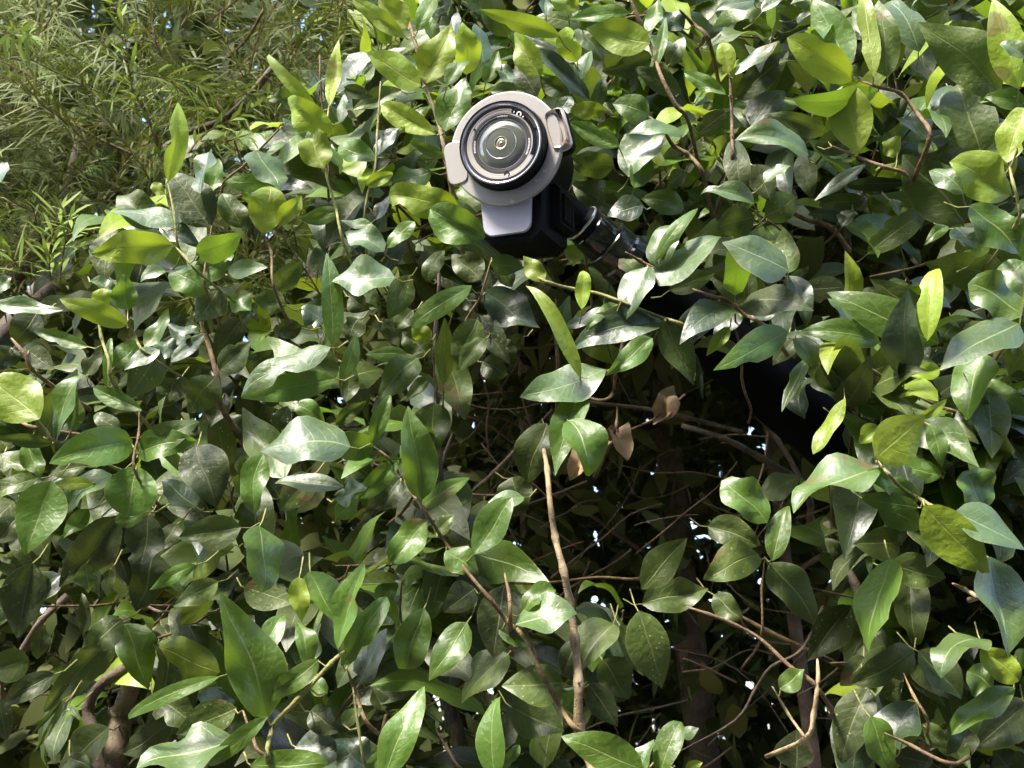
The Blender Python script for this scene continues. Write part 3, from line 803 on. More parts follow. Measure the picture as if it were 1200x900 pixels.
fr = random.Random(21)
FILL = []       # (depth, key, age, V, F, uv, base point, rot)
LIB = {}
for age in 'YGMDB':
    for s in range(12):
        r_ = random.Random(s * 13 + ord(age))
        LIB[age, s] = leaf_geo(1.0, r_.uniform(0.34, 0.48), bend=r_.uniform(-0.2, 1.3), fold=r_.uniform(0.1, 0.65), twist=r_.gauss(0, 0.5),
                               wave=r_.uniform(0.2, 1.3), curl=r_.uniform(-.05, .2), shape=r_.choice((0, 0, 0, 2, 2, 1)), nu=9, nv=4, seed=s)[:3]
FT = {k: ([], []) for k in SHRUB}
nshoot = 0
tries = 0
while nshoot < 340 and tries < 6000:
    tries += 1
    x = fr.uniform(-260, 1460); y = fr.uniform(-230, 1130)
    d = fr.uniform(1.36, 1.95) * lean(y)
    if nshoot < 40:
        x = fr.uniform(985, 1300); y = fr.uniform(470, 800); d = fr.uniform(1.30, 1.42)
    if inside(FERN, x, y) or inside(OPEN, x, y) or inside(OPEN2, x, y): continue
    inframe = -30 < x < 1230 and -30 < y < 930
    if not inframe and fr.random() < 0.45: continue
    base = P(x, y, d) + FWD * 0.06
    ax = (UP * fr.uniform(-0.25, 1.0) + RIGHT * fr.uniform(-0.9, 0.9) - FWD * fr.uniform(0.0, 1.1)).normalized()
    Ls = fr.uniform(0.10, 0.22)
    nn = fr.randint(3, 6)
    pts = [base]
    dirv = ax.copy()
    for i in range(nn):
        dirv = (dirv + Vector((fr.gauss(0, .12), fr.gauss(0, .12), 0.06 + fr.gauss(0, .1)))).normalized()
        pts.append(pts[-1] + dirv * Ls / nn)
    key = shrub_of(*pix(base)[:2])
    side = dirv.cross(Vector((fr.gauss(0, 1), fr.gauss(0, 1), fr.gauss(0, 1)))).normalized()
    young = fr.random() < (0.65 if y < 320 else 0.14)  # young growth up high; its yellow also paints the upper half brighter
    any_leaf = False
    for i in range(1, nn + 1):
        p = pts[i]
        t = (pts[i] - pts[i - 1]).normalized()
        a = (side - t * side.dot(t)).normalized()
        if i % 2: a = t.cross(a)
        for sgn in ((1, -1) if i < nn else (1, -1, 0)):
            if fr.random() < 0.12: continue
            out_ = a * sgn
            el = (out_ * fr.uniform(0.7, 1.1) + t * fr.uniform(0.3, 1.0) + Vector((0, 0, -1)) * fr.uniform(0.25, 1.1)).normalized() if sgn else t
            ln = fr.uniform(0.088, 0.145) * (0.8 if i == nn else 1.0)
            b0 = p + el * 0.010
            qx, qy, qd = pix(b0 + el * ln * 0.5)
            ex, ey, ed = pix(b0 + el * ln)
            if qd < 1.2 or blocked(qx, qy, qd) or blocked(ex, ey, ed): continue
            nrm = (Vector((0, 0, 1)) * fr.uniform(0.4, 1.0) - FWD * fr.uniform(0.4, 1.0) + t * 0.2 + Vector((fr.gauss(-.1, .25), fr.gauss(0, .2), fr.gauss(0, .15))))
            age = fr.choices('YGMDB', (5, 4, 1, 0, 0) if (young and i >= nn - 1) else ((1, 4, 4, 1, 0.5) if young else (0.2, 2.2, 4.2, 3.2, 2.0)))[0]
            FILL.append((qd, key, age, fr.randrange(12), ln, b0, leaf_frame(el, nrm)))
            add_petiole(key, b0, p, 0.0008)
            any_leaf = True
    if any_leaf:
        nshoot += 1
        path = smooth_path([base + FWD * 0.05 - ax * 0.04] + pts, 2)
        V, F = tube(path, [0.0022 - 0.0011 * i / len(path) for i in range(len(path))], 5)
        VV, FF = FT[key]
        o = len(VV); VV.extend(V); FF.extend(tuple(q + o for q in f) for f in F)
print('filler leaves', len(FILL))
# the nearest ones are parts of their own, the rest one mass per shrub
FILL.sort(key=lambda q: q[0] if (-40 < pix(q[5])[0] < 1240 and -40 < pix(q[5])[1] < 940) else 99)
LM = {}
REST = {k: [[], [], [], [], []] for k in SHRUB}
AGES = 'YGMDB'
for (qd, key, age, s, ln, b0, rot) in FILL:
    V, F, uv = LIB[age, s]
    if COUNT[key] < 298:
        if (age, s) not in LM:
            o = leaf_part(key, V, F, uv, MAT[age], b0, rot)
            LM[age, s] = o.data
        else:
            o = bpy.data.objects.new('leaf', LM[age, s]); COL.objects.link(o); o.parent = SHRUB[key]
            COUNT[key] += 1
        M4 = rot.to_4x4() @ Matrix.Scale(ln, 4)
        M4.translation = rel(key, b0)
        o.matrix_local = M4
    else:
        RV, RF, RU, RM, RT = REST[key]
        o = len(RV)
        b = rel(key, b0)
        tn = fr.random()
        for v_ in V:
            RV.append(rot @ (Vector(v_) * ln) + b)
        RF.extend(tuple(q + o for q in f) for f in F)
        RU.extend(uv); RM.extend([AGES.index(age)] * len(F)); RT.extend([tn] * len(V))
for key in SHRUB:
    RV, RF, RU, RM, RT = REST[key]
    if RV:
        o = mesh_obj('inner_leaves', RV, RF, [MAT[a] for a in AGES], SHRUB[key], None, uv=RU, mat_idx=RM, tone=RT)
        o['kind'] = 'stuff'
    for nm, (VV, FF), mt in (('leaf_stalks', PET[key], 'green'), ('inner_twigs', FT[key], 'twig')):
        if VV:
            o = mesh_obj(nm, [rel(key, v) for v in VV], FF, MAT[mt], SHRUB[key])
            o['kind'] = 'stuff'
print('leaf parts', COUNT)

# main stems that carry the shrubs down to the soil
for key, tops in (('A', [(-190, 560, 1.85), (330, 420, 2.0)]), ('B', [(980, 160, 1.85), (1130, 140, 1.85)]),
                  ('C', [(1050, 560, 1.7), (1180, 500, 1.75)]), ('D', [(700, 905, 1.24), (545, 905, 1.62)])):
    g = Vector(SHRUB[key].location)
    for (x, y, d) in tops:
        top = P(x, y, d * lean(y) if y < 900 else d)
        foot = g + Vector((random.uniform(-.07, .07), random.uniform(0, .1), -0.03))
        if key == 'B': foot = Vector((0.95 + random.uniform(-.1, .1), 2.45, -0.03)); 
        m1 = foot.lerp(top, 0.4) + Vector((random.uniform(-.05, .05), 0.10, 0))
        m2 = foot.lerp(top, 0.75) + Vector((random.uniform(-.05, .05), 0.05, 0))
        path = smooth_path([foot, m1, m2, top], 5)
        nn = len(path)
        V, F = tube(path, [0.014 - 0.009 * i / nn for i in range(nn)], 8, wob=0.08)
        mesh_obj('stem', [v - foot for v in V], F, MAT['bark'], SHRUB[key], rel(key, foot))

# ------------------------------------------------------------------ dead leaves caught in the twigs
for (bx, by, tx, ty, w, d) in ((772, 489, 790, 452, 34, 1.32), (790, 470, 765, 498, 24, 1.33), (719, 505, 735, 540, 34, 1.30), (722, 505, 703, 528, 20, 1.31), (690, 522, 668, 563, 36, 1.31)):
    B, T = P(bx, by, d * lean(by)), P(tx, ty, (d - 0.01) * lean(ty))
    e = (T - B); L = e.length
    V, F, uv, mi = leaf_geo(L, w / FPX * d, bend=1.3, fold=0.75, twist=0.9, wave=1.8, curl=-0.3, shape=0, nu=9, nv=6, seed=bx)
    o = leaf_part('D', V, F, uv, MAT['dead'], B, leaf_frame(e, CAM - B + Vector((0.3, 0, 0.5))), 'dead_leaf')
    o['label'] = 'curled dry brown leaf'

# ------------------------------------------------------------------ fern pine (upper left)
fp_base = P(-260, 150, 2.6)
FP = empty('fern_pine', (fp_base.x, fp_base.y, 0))
tag(FP, 'fine-leaved fern pine with thin needle-like leaves behind the upper left of the hedge', 'conifer')


def needle_spray(name, base, ax, Ls, count, nl, nw, mat, parent, young=False):
    V, F, T = [], [], []
    dirv = ax.copy(); pts = [base]
    seg = 6
    for i in range(seg):
        dirv = (dirv + Vector((fr.gauss(0, .10), fr.gauss(0, .10), fr.gauss(-0.02, .10)))).normalized()
        pts.append(pts[-1] + dirv * Ls / seg)
    tv, tf = tube(pts, [0.0016 - 0.0009 * i / seg for i in range(seg + 1)], 4)
    V += tv; F += tf; T += [0.9] * len(tv)
    nF = len(tf)
    side = dirv.cross(Vector((0.2, 0.5, 1))).normalized()
    for k in range(count):
        f = (k + 0.5) / count
        q = f * seg
        i = min(int(q), seg - 1)
        p = pts[i].lerp(pts[i + 1], q - i)
        t = (pts[i + 1] - pts[i]).normalized()
        a = Matrix.Rotation(k * 2.4, 3, t) @ side
        a = (a - t * a.dot(t)).normalized()
        e = (a * fr.uniform(.7, 1.1) + t * fr.uniform(.5, 1.2) + Vector((0, 0, -0.15))).normalized()
        L = nl * fr.uniform(.65, 1.15) * (1 - 0.35 * f * f)
        nrm = (t + Vector((0, 0, 0.6)) - FWD * 0.3).normalized()
        y = nrm.cross(e).normalized() * nw * 0.5
        drop = Vector((0, 0, -1)) * L * fr.uniform(0.02, 0.5)
        o = len(V)
        m1 = p + e * L * .35 + drop * .12; m2 = p + e * L * .72 + drop * .5
        V += [p, m1 - y, m1 + y, m2 - y * .85, m2 + y * .85, p + e * L + drop]
        F += [(o, o + 1, o + 2), (o + 1, o + 3, o + 4, o + 2), (o + 3, o + 5, o + 4)]
        T += [fr.random()] * 6
    o = mesh_obj(name, [v - base for v in V], F, [mat, MAT['twig']], parent, base - Vector(parent.location), tone=T, smooth=False,
                 mat_idx=[1] * nF + [0] * (len(F) - nF))
    return o


ns = 0
while ns < 270:
    x = fr.uniform(-160, 560); y = fr.uniform(-140, 400)
    if not inside(FERN, x, y) and fr.random() < 0.75: continue
    d = fr.uniform(1.62, 2.25)
    ax = (RIGHT * fr.gauss(0, .7) + UP * fr.uniform(-0.3, 1.0) - FWD * fr.uniform(-0.1, .9)).normalized()
    yg = fr.random() < 0.10
    base = P(x, y, d) - ax * 0.08
    needle_spray('spray', base, ax, fr.uniform(.12, .24), fr.randint(44, 72), fr.uniform(.045, .075), fr.uniform(.0026, .0038) * (1.25 if yg else 1), MAT['needle_y' if yg else 'needle'], FP)
    ns += 1
# a few traced fresh shoots of it
for (bx, by, tx, ty, d, nl) in ((160, 130, 150, -10, 1.6, .06), (220, 180, 290, 85, 1.58, .05), (215, 185, 320, 130, 1.6, .04), (190, 190, 160, 95, 1.62, .045),
                               (60, 330, 40, 240, 1.55, .075), (70, 330, 90, 250, 1.56, .07), (25, 320, 10, 255, 1.6, .075), (345, 60, 365, 20, 1.7, .04), (0, 40, 50, 30, 1.62, .05)):
    b = P(bx, by, d); t = P(tx, ty, d - 0.03)
    needle_spray('spray', b, (t - b).normalized(), (t - b).length, 30, nl, .0058, MAT['needle_y'], FP)
for pts, d, w in (([(320, 80), (290, 115), (262, 140), (225, 155), (190, 175)], 1.75, 9), ([(310, 10), (290, 45), (265, 70)], 1.8, 4), ([(155, 95), (170, 130), (190, 180), (205, 230)], 1.72, 4),
                  ([(60, 130), (120, 165), (185, 195), (230, 230)], 1.8, 4), ([(0, 340), (30, 310), (70, 255), (100, 160)], 2.0, 20)):
    p3 = [P(x, y, d + 0.02 * i) for i, (x, y) in enumerate(pts)]
    path = smooth_path(p3, 4)
    V, F = tube(path, w / 2 / FPX * d, 8, wob=0.06)
    mesh_obj('branch', [v - path[0] for v in V], F, MAT['bark' if w > 8 else 'twig'], FP, path[0] - Vector(FP.location))
foot = Vector(FP.location) + Vector((0, 0.1, -0.03))
path = smooth_path([foot, foot + Vector((0.03, 0, 0.8)), foot + Vector((-0.02, 0.02, 1.6)), P(60, 330, 2.45)], 5)
V, F = tube(path, [0.045 - 0.02 * i / len(path) for i in range(len(path))], 10, wob=0.05)
mesh_obj('trunk', [v - foot for v in V], F, MAT['bark'], FP, foot - Vector(FP.location))

# ------------------------------------------------------------------ thicket behind the hedge
def thicket(name, n_leaf, n_needle, n_far, x0, x1, y0, y1, z0, z1):
    def scatter(n, lmin, lmax, wr, far=0.0):
        c = np.stack([rng.uniform(x0 - far * .8, x1 + far * .8, n), rng.uniform(y0 + far, y1 + far * 1.4, n), rng.uniform(z0, z1 + far * .4, n)], 1)
        e = rng.normal(size=(n, 3)); e[:, 2] -= 0.3; e /= np.linalg.norm(e, axis=1)[:, None]
        q = rng.normal(size=(n, 3)); q[:, 2] += 0.8
        y = np.cross(q, e); y /= np.linalg.norm(y, axis=1)[:, None]
        nn = np.cross(e, y)
        L = rng.uniform(lmin, lmax, n)[:, None]; W = L * wr * rng.uniform(.8, 1.2, (n, 1))
        def edge_(f, q, lift):
            m_ = c + e * L * f + nn * W * lift - nn * L * .12 * f * f
            return m_ - y * W * q, m_ + y * W * q
        pts = np.stack([c, *edge_(.16, .33, .08), *edge_(.46, .48, .12), *edge_(.78, .27, .06), c + e * L - nn * L * .14], 1)
        return pts.reshape(-1, 3)
    bx = (x0, x1, y0, y1, z0, z1)
    x0, x1, y0, y1, z0, z1 = -0.35, 1.7, 1.85, 2.4, 2.35, 3.25
    roof = scatter(8000, .07, .12, .42)  # overhead leaves added to keep the sun out of the opening
    x0, x1, y0, y1, z0, z1 = bx
    V = np.concatenate([scatter(n_leaf, .06, .11, .42), scatter(n_needle, .05, .08, .09), scatter(n_far, .09, .16, .45, .8), roof])
    n = n_leaf + n_needle + n_far + 8000
    F = []
    for i in range(n):
        o = i * 8
        F += [(o, o + 1, o + 2), (o + 1, o + 3, o + 4, o + 2), (o + 3, o + 5, o + 6, o + 4), (o + 5, o + 7, o + 6)]
    tone = np.repeat(rng.uniform(0, 1, n), 8)
    o = mesh_obj(name, V, F, MAT['thicket'], tone=tone, smooth=True)
    tag(o, 'dim tangled foliage with specks of sky behind the hedge', 'thicket', kind='stuff')
    return o


thicket('thicket_foliage', 30000, 16000, 34000, -2.4, 2.4, 2.35, 3.1, 0.5, 3.9)

# thin trees standing in the thicket
for i, (px, pyt, w, d, lab) in enumerate(((832, 640, 46, 2.35, 'straight dim tree trunk in the dark opening below the black pole'),
                                          (640, 640, 40, 2.5, 'dim tree trunk behind the pale forked stem'),
                                          (955, 620, 20, 2.2, 'slim leaning dim tree trunk beside the black pole'))):
    b = P(px, 900, d); foot = Vector((b.x, b.y, -0.03))
    t = P(px - 12 + 10 * i, 440, d)
    top = Vector((t.x, b.y + 0.1, 3.3))
    root = empty('tree', (foot.x, foot.y, 0))
    tag(root, lab, 'tree', 'thin trees in the thicket')
    path = smooth_path([foot, foot.lerp(top, .35) + Vector((.02, 0, 0)), foot.lerp(top, .7) + Vector((-.03, .02, 0)), top], 6)
    r0 = w / 2 / FPX * d
    V, F = tube(path, [r0 * (1.15 - .6 * k / len(path)) for k in range(len(path))], 10, wob=0.05)
    mesh_obj('trunk', [v - Vector(root.location) for v in V], F, MAT['darkbark'], root)
    for k in range(3):
        f = 0.42 + 0.16 * k
        s = foot.lerp(top, f)
        dr = Vector((random.choice((-1, 1)) * random.uniform(.5, 1), random.uniform(-.5, -.1), random.uniform(.1, .6)))
        pth = smooth_path([s, s + dr * .25, s + dr * .5 + Vector((0, 0, .05)), s + dr * .8 + Vector((random.uniform(-.1, .1), 0, .02))], 4)
        V, F = tube(pth, [.006 - .004 * j / len(pth) for j in range(len(pth))], 6)
        mesh_obj('limb', [v - s for v in V], F, MAT['darkbark'], root, s - Vector(root.location))
# bare twigs crossing the opening
VV, FF = [], []
for k in range(70):
    x = fr.uniform(480, 1010); y = fr.uniform(430, 930); d = fr.uniform(1.75, 2.35)
    p = P(x, y, d)
    a = fr.uniform(0, 6.28)
    dr = RIGHT * math.cos(a) + UP * math.sin(a) * .8 + FWD * fr.uniform(-.4, .4)
    L = fr.uniform(.12, .4)
    pts = [p]
    for j in range(4):
        dr = (dr + Vector((fr.gauss(0, .25), fr.gauss(0, .25), fr.gauss(0, .25)))).normalized()
        pts.append(pts[-1] + dr * L / 4)
    V, F = tube(smooth_path(pts, 3), fr.choice((.0008, .0010, .0013, .0018)), 5)
    o = len(VV); VV += V; FF += [tuple(q + o for q in f) for f in F]
o = mesh_obj('thicket_twigs', VV, FF, MAT['darkbark'])
tag(o, 'bare brown twigs tangled in the dark opening', 'twigs', kind='stuff')

# ------------------------------------------------------------------ the pole and the outdoor camera
MAT['black'] = plain('black_plastic', (0.006, 0.006, 0.007), 0.5, spec=0.15, noise=0.2, nscale=200, bump=0.05)
MAT['blackpole'] = plain('black_pole_paint', (0.004, 0.004, 0.005), 0.6, spec=0.06, noise=0.4, nscale=60, bump=0.1)
MAT['bronze'] = plain('dark_bronze', (0.10, 0.095, 0.085), 0.2, metal=0.85, noise=0.2)
MAT['plate'] = plain('pale_satin_metal', (0.575, 0.54, 0.50), 0.26, metal=0.35, noise=0.03, nscale=14)
MAT['tab'] = plain('pale_lilac_plastic', (0.50, 0.49, 0.56), 0.5, noise=0.05)
MAT['chrome'] = plain('chrome', (0.62, 0.50, 0.43), 0.10, metal=1.0)
MAT['rim'] = plain('bright_rim', (0.72, 0.70, 0.74), 0.18, metal=0.9)
MAT['gloss'] = plain('gloss_black', (0.01, 0.01, 0.011), 0.12, spec=0.6, coat=0.5)
MAT['smoke'] = plain('smoke_grey', (0.10, 0.095, 0.09), 0.18, metal=0.4)
MAT['bezel'] = plain('lens_bezel', (0.72, 0.67, 0.61), 0.22, metal=0.5)
MAT['coil'] = plain('gilt_centre', (0.40, 0.35, 0.24), 0.3, metal=0.9)
MAT['white'] = plain('white_print', (0.8, 0.8, 0.8), 0.5)
m, n, l, bs, out = new_mat('coated_glass')
bs.inputs['Base Color'].default_value = (0.16, 0.165, 0.13, 1)
bs.inputs['Roughness'].default_value = 0.06
bs.inputs['Metallic'].default_value = 0.35
bs.inputs['Coat Weight'].default_value = 1.0
bs.inputs['Coat Tint'].default_value = (0.95, 0.97, 1.0, 1)
MAT['glass'] = m

RC = P(592, 173, 1.30)                 # ring plate centre
vcam = (CAM - RC).normalized()
AX = (vcam * 0.90 - RIGHT * 0.29 + UP * 0.31).normalized()      # where the lens looks
CX = (RIGHT - AX * RIGHT.dot(AX)).normalized()
CY = AX.cross(CX).normalized()
if CY.dot(UP) < 0: CY = -CY
# small roll as in the photograph
ROLL = R(0)
CX, CY = CX * math.cos(ROLL) + CY * math.sin(ROLL), CY * math.cos(ROLL) - CX * math.sin(ROLL)
CROT = Matrix((CX, CY, AX)).transposed()
MM = 1.30 / FPX                        # metres per photo pixel at the camera
sc_root = empty('outdoor_camera', RC)
sc_root.rotation_euler = CROT.to_euler()
tag(sc_root, 'black outdoor camera with pale ring plate and round glass lens poking out of the hedge', 'camera')


def cpart(name, V, F, mat, parent=None, smooth=True):
    o = mesh_obj(name, V, F, MAT[mat], parent or sc_root, smooth=smooth)
    if smooth:
        o.data.set_sharp_from_angle(angle=R(35))
    return o


def lathe(prof, seg=72, a0=0.0, a1=2 * math.pi, c=(0, 0)):
    """profile of (radius px, z px) spun about the lens axis"""
    full = abs(a1 - a0 - 2 * math.pi) < 1e-6
    V, F = [], []
    k = len(prof)
    ns_ = seg if full else seg + 1
    for i in range(ns_):
        a = a0 + (a1 - a0) * i / seg
        for r, z in prof:
            V.append(((c[0] + r * math.cos(a)) * MM, (c[1] + r * math.sin(a)) * MM, z * MM))
    for i in range(seg):
        i2 = (i + 1) % ns_
        for j in range(k - 1):
            F.append((i * k + j, i2 * k + j, i2 * k + j + 1, i * k + j + 1))
    return V, F


def rounded(x0, x1, y0, y1, r, z0, z1, seg=6, corners=(1, 1, 1, 1), warp=None):
    """rounded-rectangle slab in the ring plane (px)"""
    C = [(x1 - r, y1 - r, 0, corners[0]), (x0 + r, y1 - r, 90, corners[1]), (x0 + r, y0 + r, 180, corners[2]), (x1 - r, y0 + r, 270, corners[3])]
    ring = []
    for (cx, cy, a, on) in C:
        if on:
            for i in range(seg + 1):
                g = R(a + 90 * i / seg)
                ring.append((cx + r * math.cos(g), cy + r * math.sin(g)))
        else:
            g = R(a + 45)
            ring.append((cx + r * math.copysign(1, math.cos(g)), cy + r * math.copysign(1, math.sin(g))))
    if warp: ring = [warp(*q) for q in ring]
    k = len(ring)
    b = 1.0
    cxm = sum(q[0] for q in ring) / k; cym = sum(q[1] for q in ring) / k
    def ins(q, f): 
        d = math.hypot(q[0] - cxm, q[1] - cym)
        return (q[0] - (q[0] - cxm) / d * f, q[1] - (q[1] - cym) / d * f)
    V = [(x * MM, y * MM, z0 * MM) for x, y in ring] + [(x * MM, y * MM, (z1 - b) * MM) for x, y in ring]
    V += [(*(c_ * MM for c_ in ins(q, b)), z1 * MM) for q in ring]
    F = [tuple(range(k - 1, -1, -1)), tuple(range(2 * k, 3 * k))]
    for i in range(k):
        j = (i + 1) % k
        F.append((i, j, k + j, k + i)); F.append((k + i, k + j, 2 * k + j, 2 * k + i))
    return V, F


# ring plate: annulus with the round opening, raised lip
V, F = lathe([(52, -6), (52, -1.0), (53.2, 0), (67.2, 0), (68.8, -1.2), (69.0, -7), (52, -7)])
ring = cpart('ring_plate', V, F, 'plate')
# side tabs (left plain, right chrome-lined), turned with the ring
tl = R(8)
def turn(a):
    return lambda x, y: (x * math.cos(a) - y * math.sin(a), x * math.sin(a) + y * math.cos(a))
V, F = rounded(-75, -50, -28, 25, 9, -5, 1.6, warp=turn(R(10)))
cpart('side_tab', V, F, 'plate')
V, F = rounded(52, 78, -27, 27, 9, -8, -3.9, warp=turn(R(14)))
rt = cpart('side_tab', V, F, 'plate')
V, F = [], []
NI = 14
for i in range(NI + 1):
    for j in range(NI + 1):
        u_, w_ = 2 * i / NI - 1, 2 * j / NI - 1
        # rounded-square outline, dished surface
        k_ = (1 - 0.5 * w_ * w_ * 0.22), (1 - 0.5 * u_ * u_ * 0.22)
        x_, y_ = turn(R(14))(65 + 10.5 * u_ * k_[0], 23.5 * w_ * k_[1])
        r2 = max(abs(u_), abs(w_))
        z_ = 2.5 if r2 > .99 else -3.5 - 3.0 * (1 - u_ * u_) * (1 - w_ * w_) + 5.5 * max(abs(u_), abs(w_)) ** 5
        V.append((x_ * MM, y_ * MM, z_ * MM))
for i in range(NI):
    for j in range(NI):
        q = i * (NI + 1) + j
        F.append((q, q + NI + 1, q + NI + 2, q + 1))
cpart('mirror_inlay', V, F, 'chrome', rt)
V, F = rounded(47, 79, -29, 28, 10, -16, -6, warp=turn(R(14)))
cpart('side_block', V, F, 'black')
V, F = rounded(-37, 27, -102, -50, 11, -12, -7.5, warp=lambda x, y: turn(R(3))((x + 5) * (1.0 + 0.0022 * (y + 50)) - 5, y))
lt = cpart('lower_tab', V, F, 'tab')
def lens(prof, *a, c=(0, 0), **k):
    return lathe([(r * 1.09, z + 3) for r, z in prof], *a, c=(c[0] * 1.09, c[1] * 1.09), **k)


# lens barrel standing proud of the plate
V, F = lens([(47, -50), (47, 13.5), (46.2, 15), (45.6, 15), (45.2, 14), (45.0, 8)])
br = cpart('lens_barrel', V, F, 'black')
V, F = lens([(45.2, 13.0), (44.9, 13.9), (43.6, 13.9), (43.2, 12.6), (42.6, 12.4), (42.0, 11.6)])
cpart('lens_rim', V, F, 'rim', br)
V, F = lens([(42.3, 11.4), (40.6, 11.4), (40.2, 10.6), (39.4, 10.6), (39.0, 11.0)])
cpart('groove_ring', V, F, 'smoke', br)
V, F = lens([(39.2, 10.6), (38.8, 11.2), (33.6, 10.4), (33.0, 9.6)])
bz = cpart('bezel', V, F, 'bezel', br)
for r_ in (37.4, 34.6, 30.8):
    V, F = lens([(r_ + .35, 10.2 - (39 - r_) * .12), (r_, 11.5 - (39 - r_) * .14), (r_ - .35, 10.2 - (39 - r_) * .12)])
    cpart('fine_ring', V, F, 'rim', br)
V, F = lens([(33.2, 9.4), (32.7, 10.1), (28.6, 9.2), (28.0, 8.4)])
cpart('mark_ring', V, F, 'smoke', br)
V, F = lens([(28.4, 8.6), (27.9, 9.5), (27.1, 9.4), (26.8, 8.4)])
cpart('glass_rim', V, F, 'rim', br)
V, F = lens([(27.0, 8.2), (25, 10.0), (21, 11.6), (17.2, 12.4)])
cpart('outer_glass', V, F, 'glass', br)
V, F = lens([(17.3, 12.3), (16.9, 12.8), (16.4, 12.3)])
cpart('inner_rim', V, F, 'rim', br)
V, F = lens([(16.5, 12.2), (12, 13.0), (7.2, 13.4)])
cpart('inner_glass', V, F, 'glass', br)
V, F = lens([(7.4, 13.3), (6.8, 13.9), (5.6, 13.6), (5.0, 13.0), (4.2, 13.5), (2.6, 13.4), (2.2, 12.8), (0.2, 13.6)], 40)
cpart('lens_centre', V, F, 'coil', br)
# dark crescent on the bezel, dots and printed marks
V, F = lens([(39.0, 11.0), (38.8, 11.75), (35.0, 11.2), (34.8, 10.6)], 40, R(-25), R(72))
cr = cpart('dark_crescent', V, F, 'gloss', br)
for a, r in ((148, 35.5), (18, 40.3)):
    V, F = lens([(1.3, 10.6), (1.2, 11.6), (0.05, 11.7)], 14, c=(r * math.cos(R(a)), r * math.sin(R(a))))
    cpart('screw', V, F, 'gloss', br)
V, F = lens([(3.2, 10.7), (3.1, 11.4), (2.2, 11.4), (2.1, 10.7)], 18, R(-60), R(200), c=(35 * math.cos(R(-80)), 35 * math.sin(R(-80))))
cpart('printed_mark', V, F, 'gloss', br)
V, F = lens([(2.9, 11.2), (2.8, 12.0), (1.7, 12.0), (1.6, 11.2)], 18, R(-60), R(220), c=(36.2 * math.cos(R(57)), 36.2 * math.sin(R(57))))
cpart('printed_mark', V, F, 'white', cr)
for a in (52, 47, 66):
    V, F = lens([(37.2, 11.5), (37.1, 12.0), (35.2, 11.8), (35.1, 11.2)], 2, R(a), R(a + 1.6))
    cpart('printed_mark', V, F, 'white', cr)
LV, LF = [], []
k = 0
for start, cnt in ((78, 8), (-28, 12), (168, 9)):
    a = start
    for j in range(cnt):
        ww = random.choice((1.2, 1.8, 2.2))
        V, F = lens([(31.6, 9.8), (31.5, 10.3), (29.9, 9.95), (29.8, 9.5)], 2, R(a), R(a + ww))
        o = len(LV); LV += V; LF += [tuple(q + o for q in f) for f in F]
        a += ww + 1.1
lt_ = cpart('lettering', LV, LF, 'white', br)
lt_['kind'] = 'stuff'
# housing behind the plate: round shell plus hanging box with stepped underside
V, F = lathe([(66, -6.5), (66, -14), (60, -20), (58, -95), (50, -104), (0.5, -105)])
hs_ = cpart('housing', V, F, 'black')


def loft(sections):
    """list of (z, [(x,y)...]) px -> closed loft"""
    V, F = [], []
    k = len(sections[0][1])
    for z, ring_ in sections:
        V += [(x * MM, y * MM, z * MM) for x, y in ring_]
    for i in range(len(sections) - 1):
        for j in range(k):
            j2 = (j + 1) % k
            F.append((i * k + j, (i + 1) * k + j, (i + 1) * k + j2, i * k + j2))
    F.append(tuple(range(k)))
    F.append(tuple(range(len(sections) * k - 1, (len(sections) - 1) * k - 1, -1)))
    return V, F


def oct_(x0, x1, y0, y1, c):
    return [(x0 + c, y0), (x1 - c, y0), (x1, y0 + c), (x1, y1 - c), (x1 - c, y1), (x0 + c, y1), (x0, y1 - c), (x0, y0 + c)]


V, F = loft([(-13, oct_(-30, 40, -108, -30, 9)), (-17, oct_(-32, 44, -112, -28, 9)), (-60, oct_(-26, 50, -118, -20, 10)), (-92, oct_(-20, 50, -112, -10, 12)), (-98, oct_(-14, 44, -104, -10, 12))])
cpart('lower_housing', V, F, 'black', smooth=False)
V, F = loft([(-30, oct_(34, 58, -92, -40, 5)), (-80, oct_(34, 62, -92, -36, 6)), (-86, oct_(36, 58, -88, -40, 6))])
cpart('side_hinge', V, F, 'black', smooth=False)
for q in range(7):
    V, F = loft([(-36 - q * 6, oct_(57, 62.5, -84, -50, 1.5)), (-39 - q * 6, oct_(57, 62.5, -84, -50, 1.5))])
    cpart('rib', V, F, 'black', hs_, smooth=False)

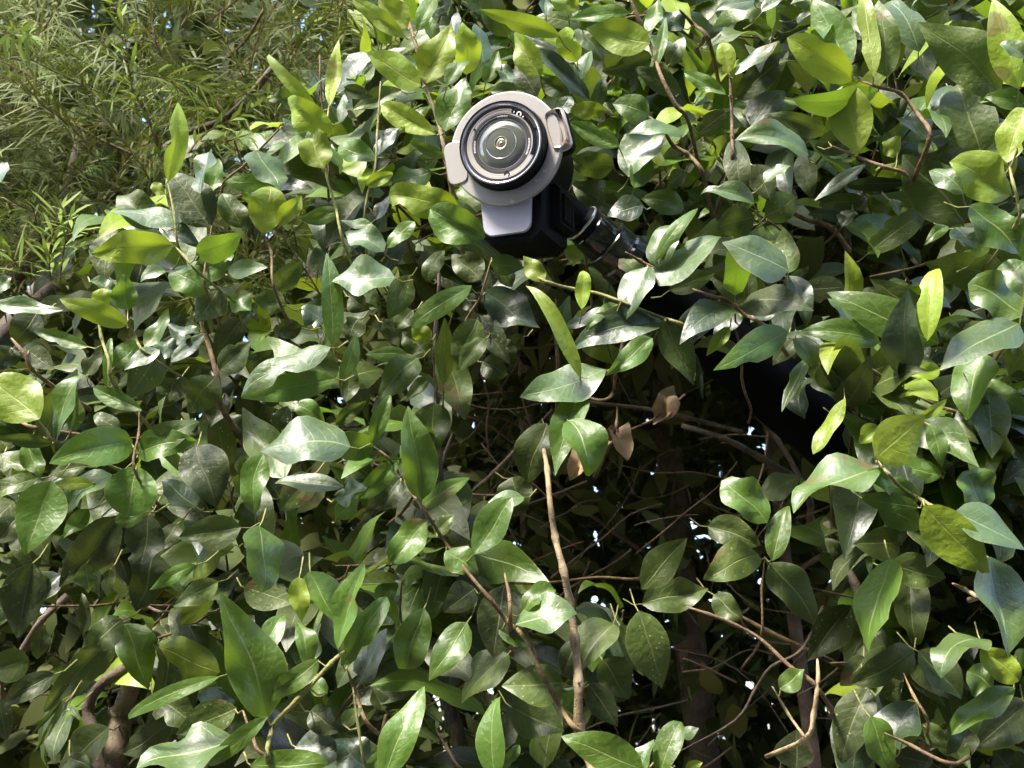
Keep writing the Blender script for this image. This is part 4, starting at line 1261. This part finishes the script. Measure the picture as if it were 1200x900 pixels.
# pole: neck, collars and the thick black tube running down to the ground
A0 = P(652, 246, 1.385); A1 = P(700, 283, 1.40); A2 = P(745, 321, 1.415)
dirp = (P(968, 505, 1.52) - P(728, 300, 1.415)).normalized()
S0 = P(715, 290, 1.41)
foot_len = (S0.z) / (-dirp.z)
pole = empty('support_pole', S0 + dirp * foot_len)
tag(pole, 'thick black slanting pole with bronze collar, holding up the outdoor camera', 'pole')


def ppart(name, prof, mat, seg=40):
    """prof: (distance along the pole axis in m, radius px)"""
    a = dirp.cross(UP).normalized(); b = dirp.cross(a).normalized()
    V, F = [], []
    o0 = S0 + dirp * prof[0][0]
    for s, r in prof:
        c = S0 + dirp * s - o0
        for k in range(seg):
            g = 2 * math.pi * k / seg
            V.append(c + (a * math.cos(g) + b * math.sin(g)) * r * MM * 1.08)
    for i in range(len(prof) - 1):
        for k in range(seg):
            k2 = (k + 1) % seg
            F.append((i * seg + k, i * seg + k2, (i + 1) * seg + k2, (i + 1) * seg + k))
    F.append(tuple(range(seg - 1, -1, -1))); F.append(tuple((len(prof) - 1) * seg + k for k in range(seg)))
    o = mesh_obj(name, V, F, MAT[mat], pole, o0 - Vector(pole.location))
    o.data.set_sharp_from_angle(angle=R(35))
    return o


ppart('neck', [(-0.085, 17), (-0.055, 19), (-0.05, 23), (-0.038, 23.5), (-0.036, 21)], 'black')
ppart('neck_ring', [(-0.050, 24.3), (-0.049, 24.8), (-0.0475, 24.8), (-0.0465, 24.3)], 'rim')
ppart('neck_sleeve', [(-0.040, 22), (-0.037, 25), (-0.010, 26.5), (-0.008, 26)], 'gloss')
ppart('collar', [(-0.009, 27), (-0.007, 30), (0.012, 30.5), (0.016, 29)], 'bronze')
ppart('collar_ring', [(-0.0095, 29.8), (-0.0085, 31), (-0.0065, 31), (-0.0055, 30)], 'bronze')
ppart('clamp', [(0.015, 30), (0.018, 32.5), (0.032, 33), (0.036, 30)], 'gloss')
L_ = foot_len
ppart('tube', [(0.030, 28), (0.036, 33), (0.045, 36), (0.20, 40), (0.30, 43), (0.60, 43), (1.2, 43), (L_ + 0.02, 43)], 'blackpole')
print('objects', len(bpy.data.objects))
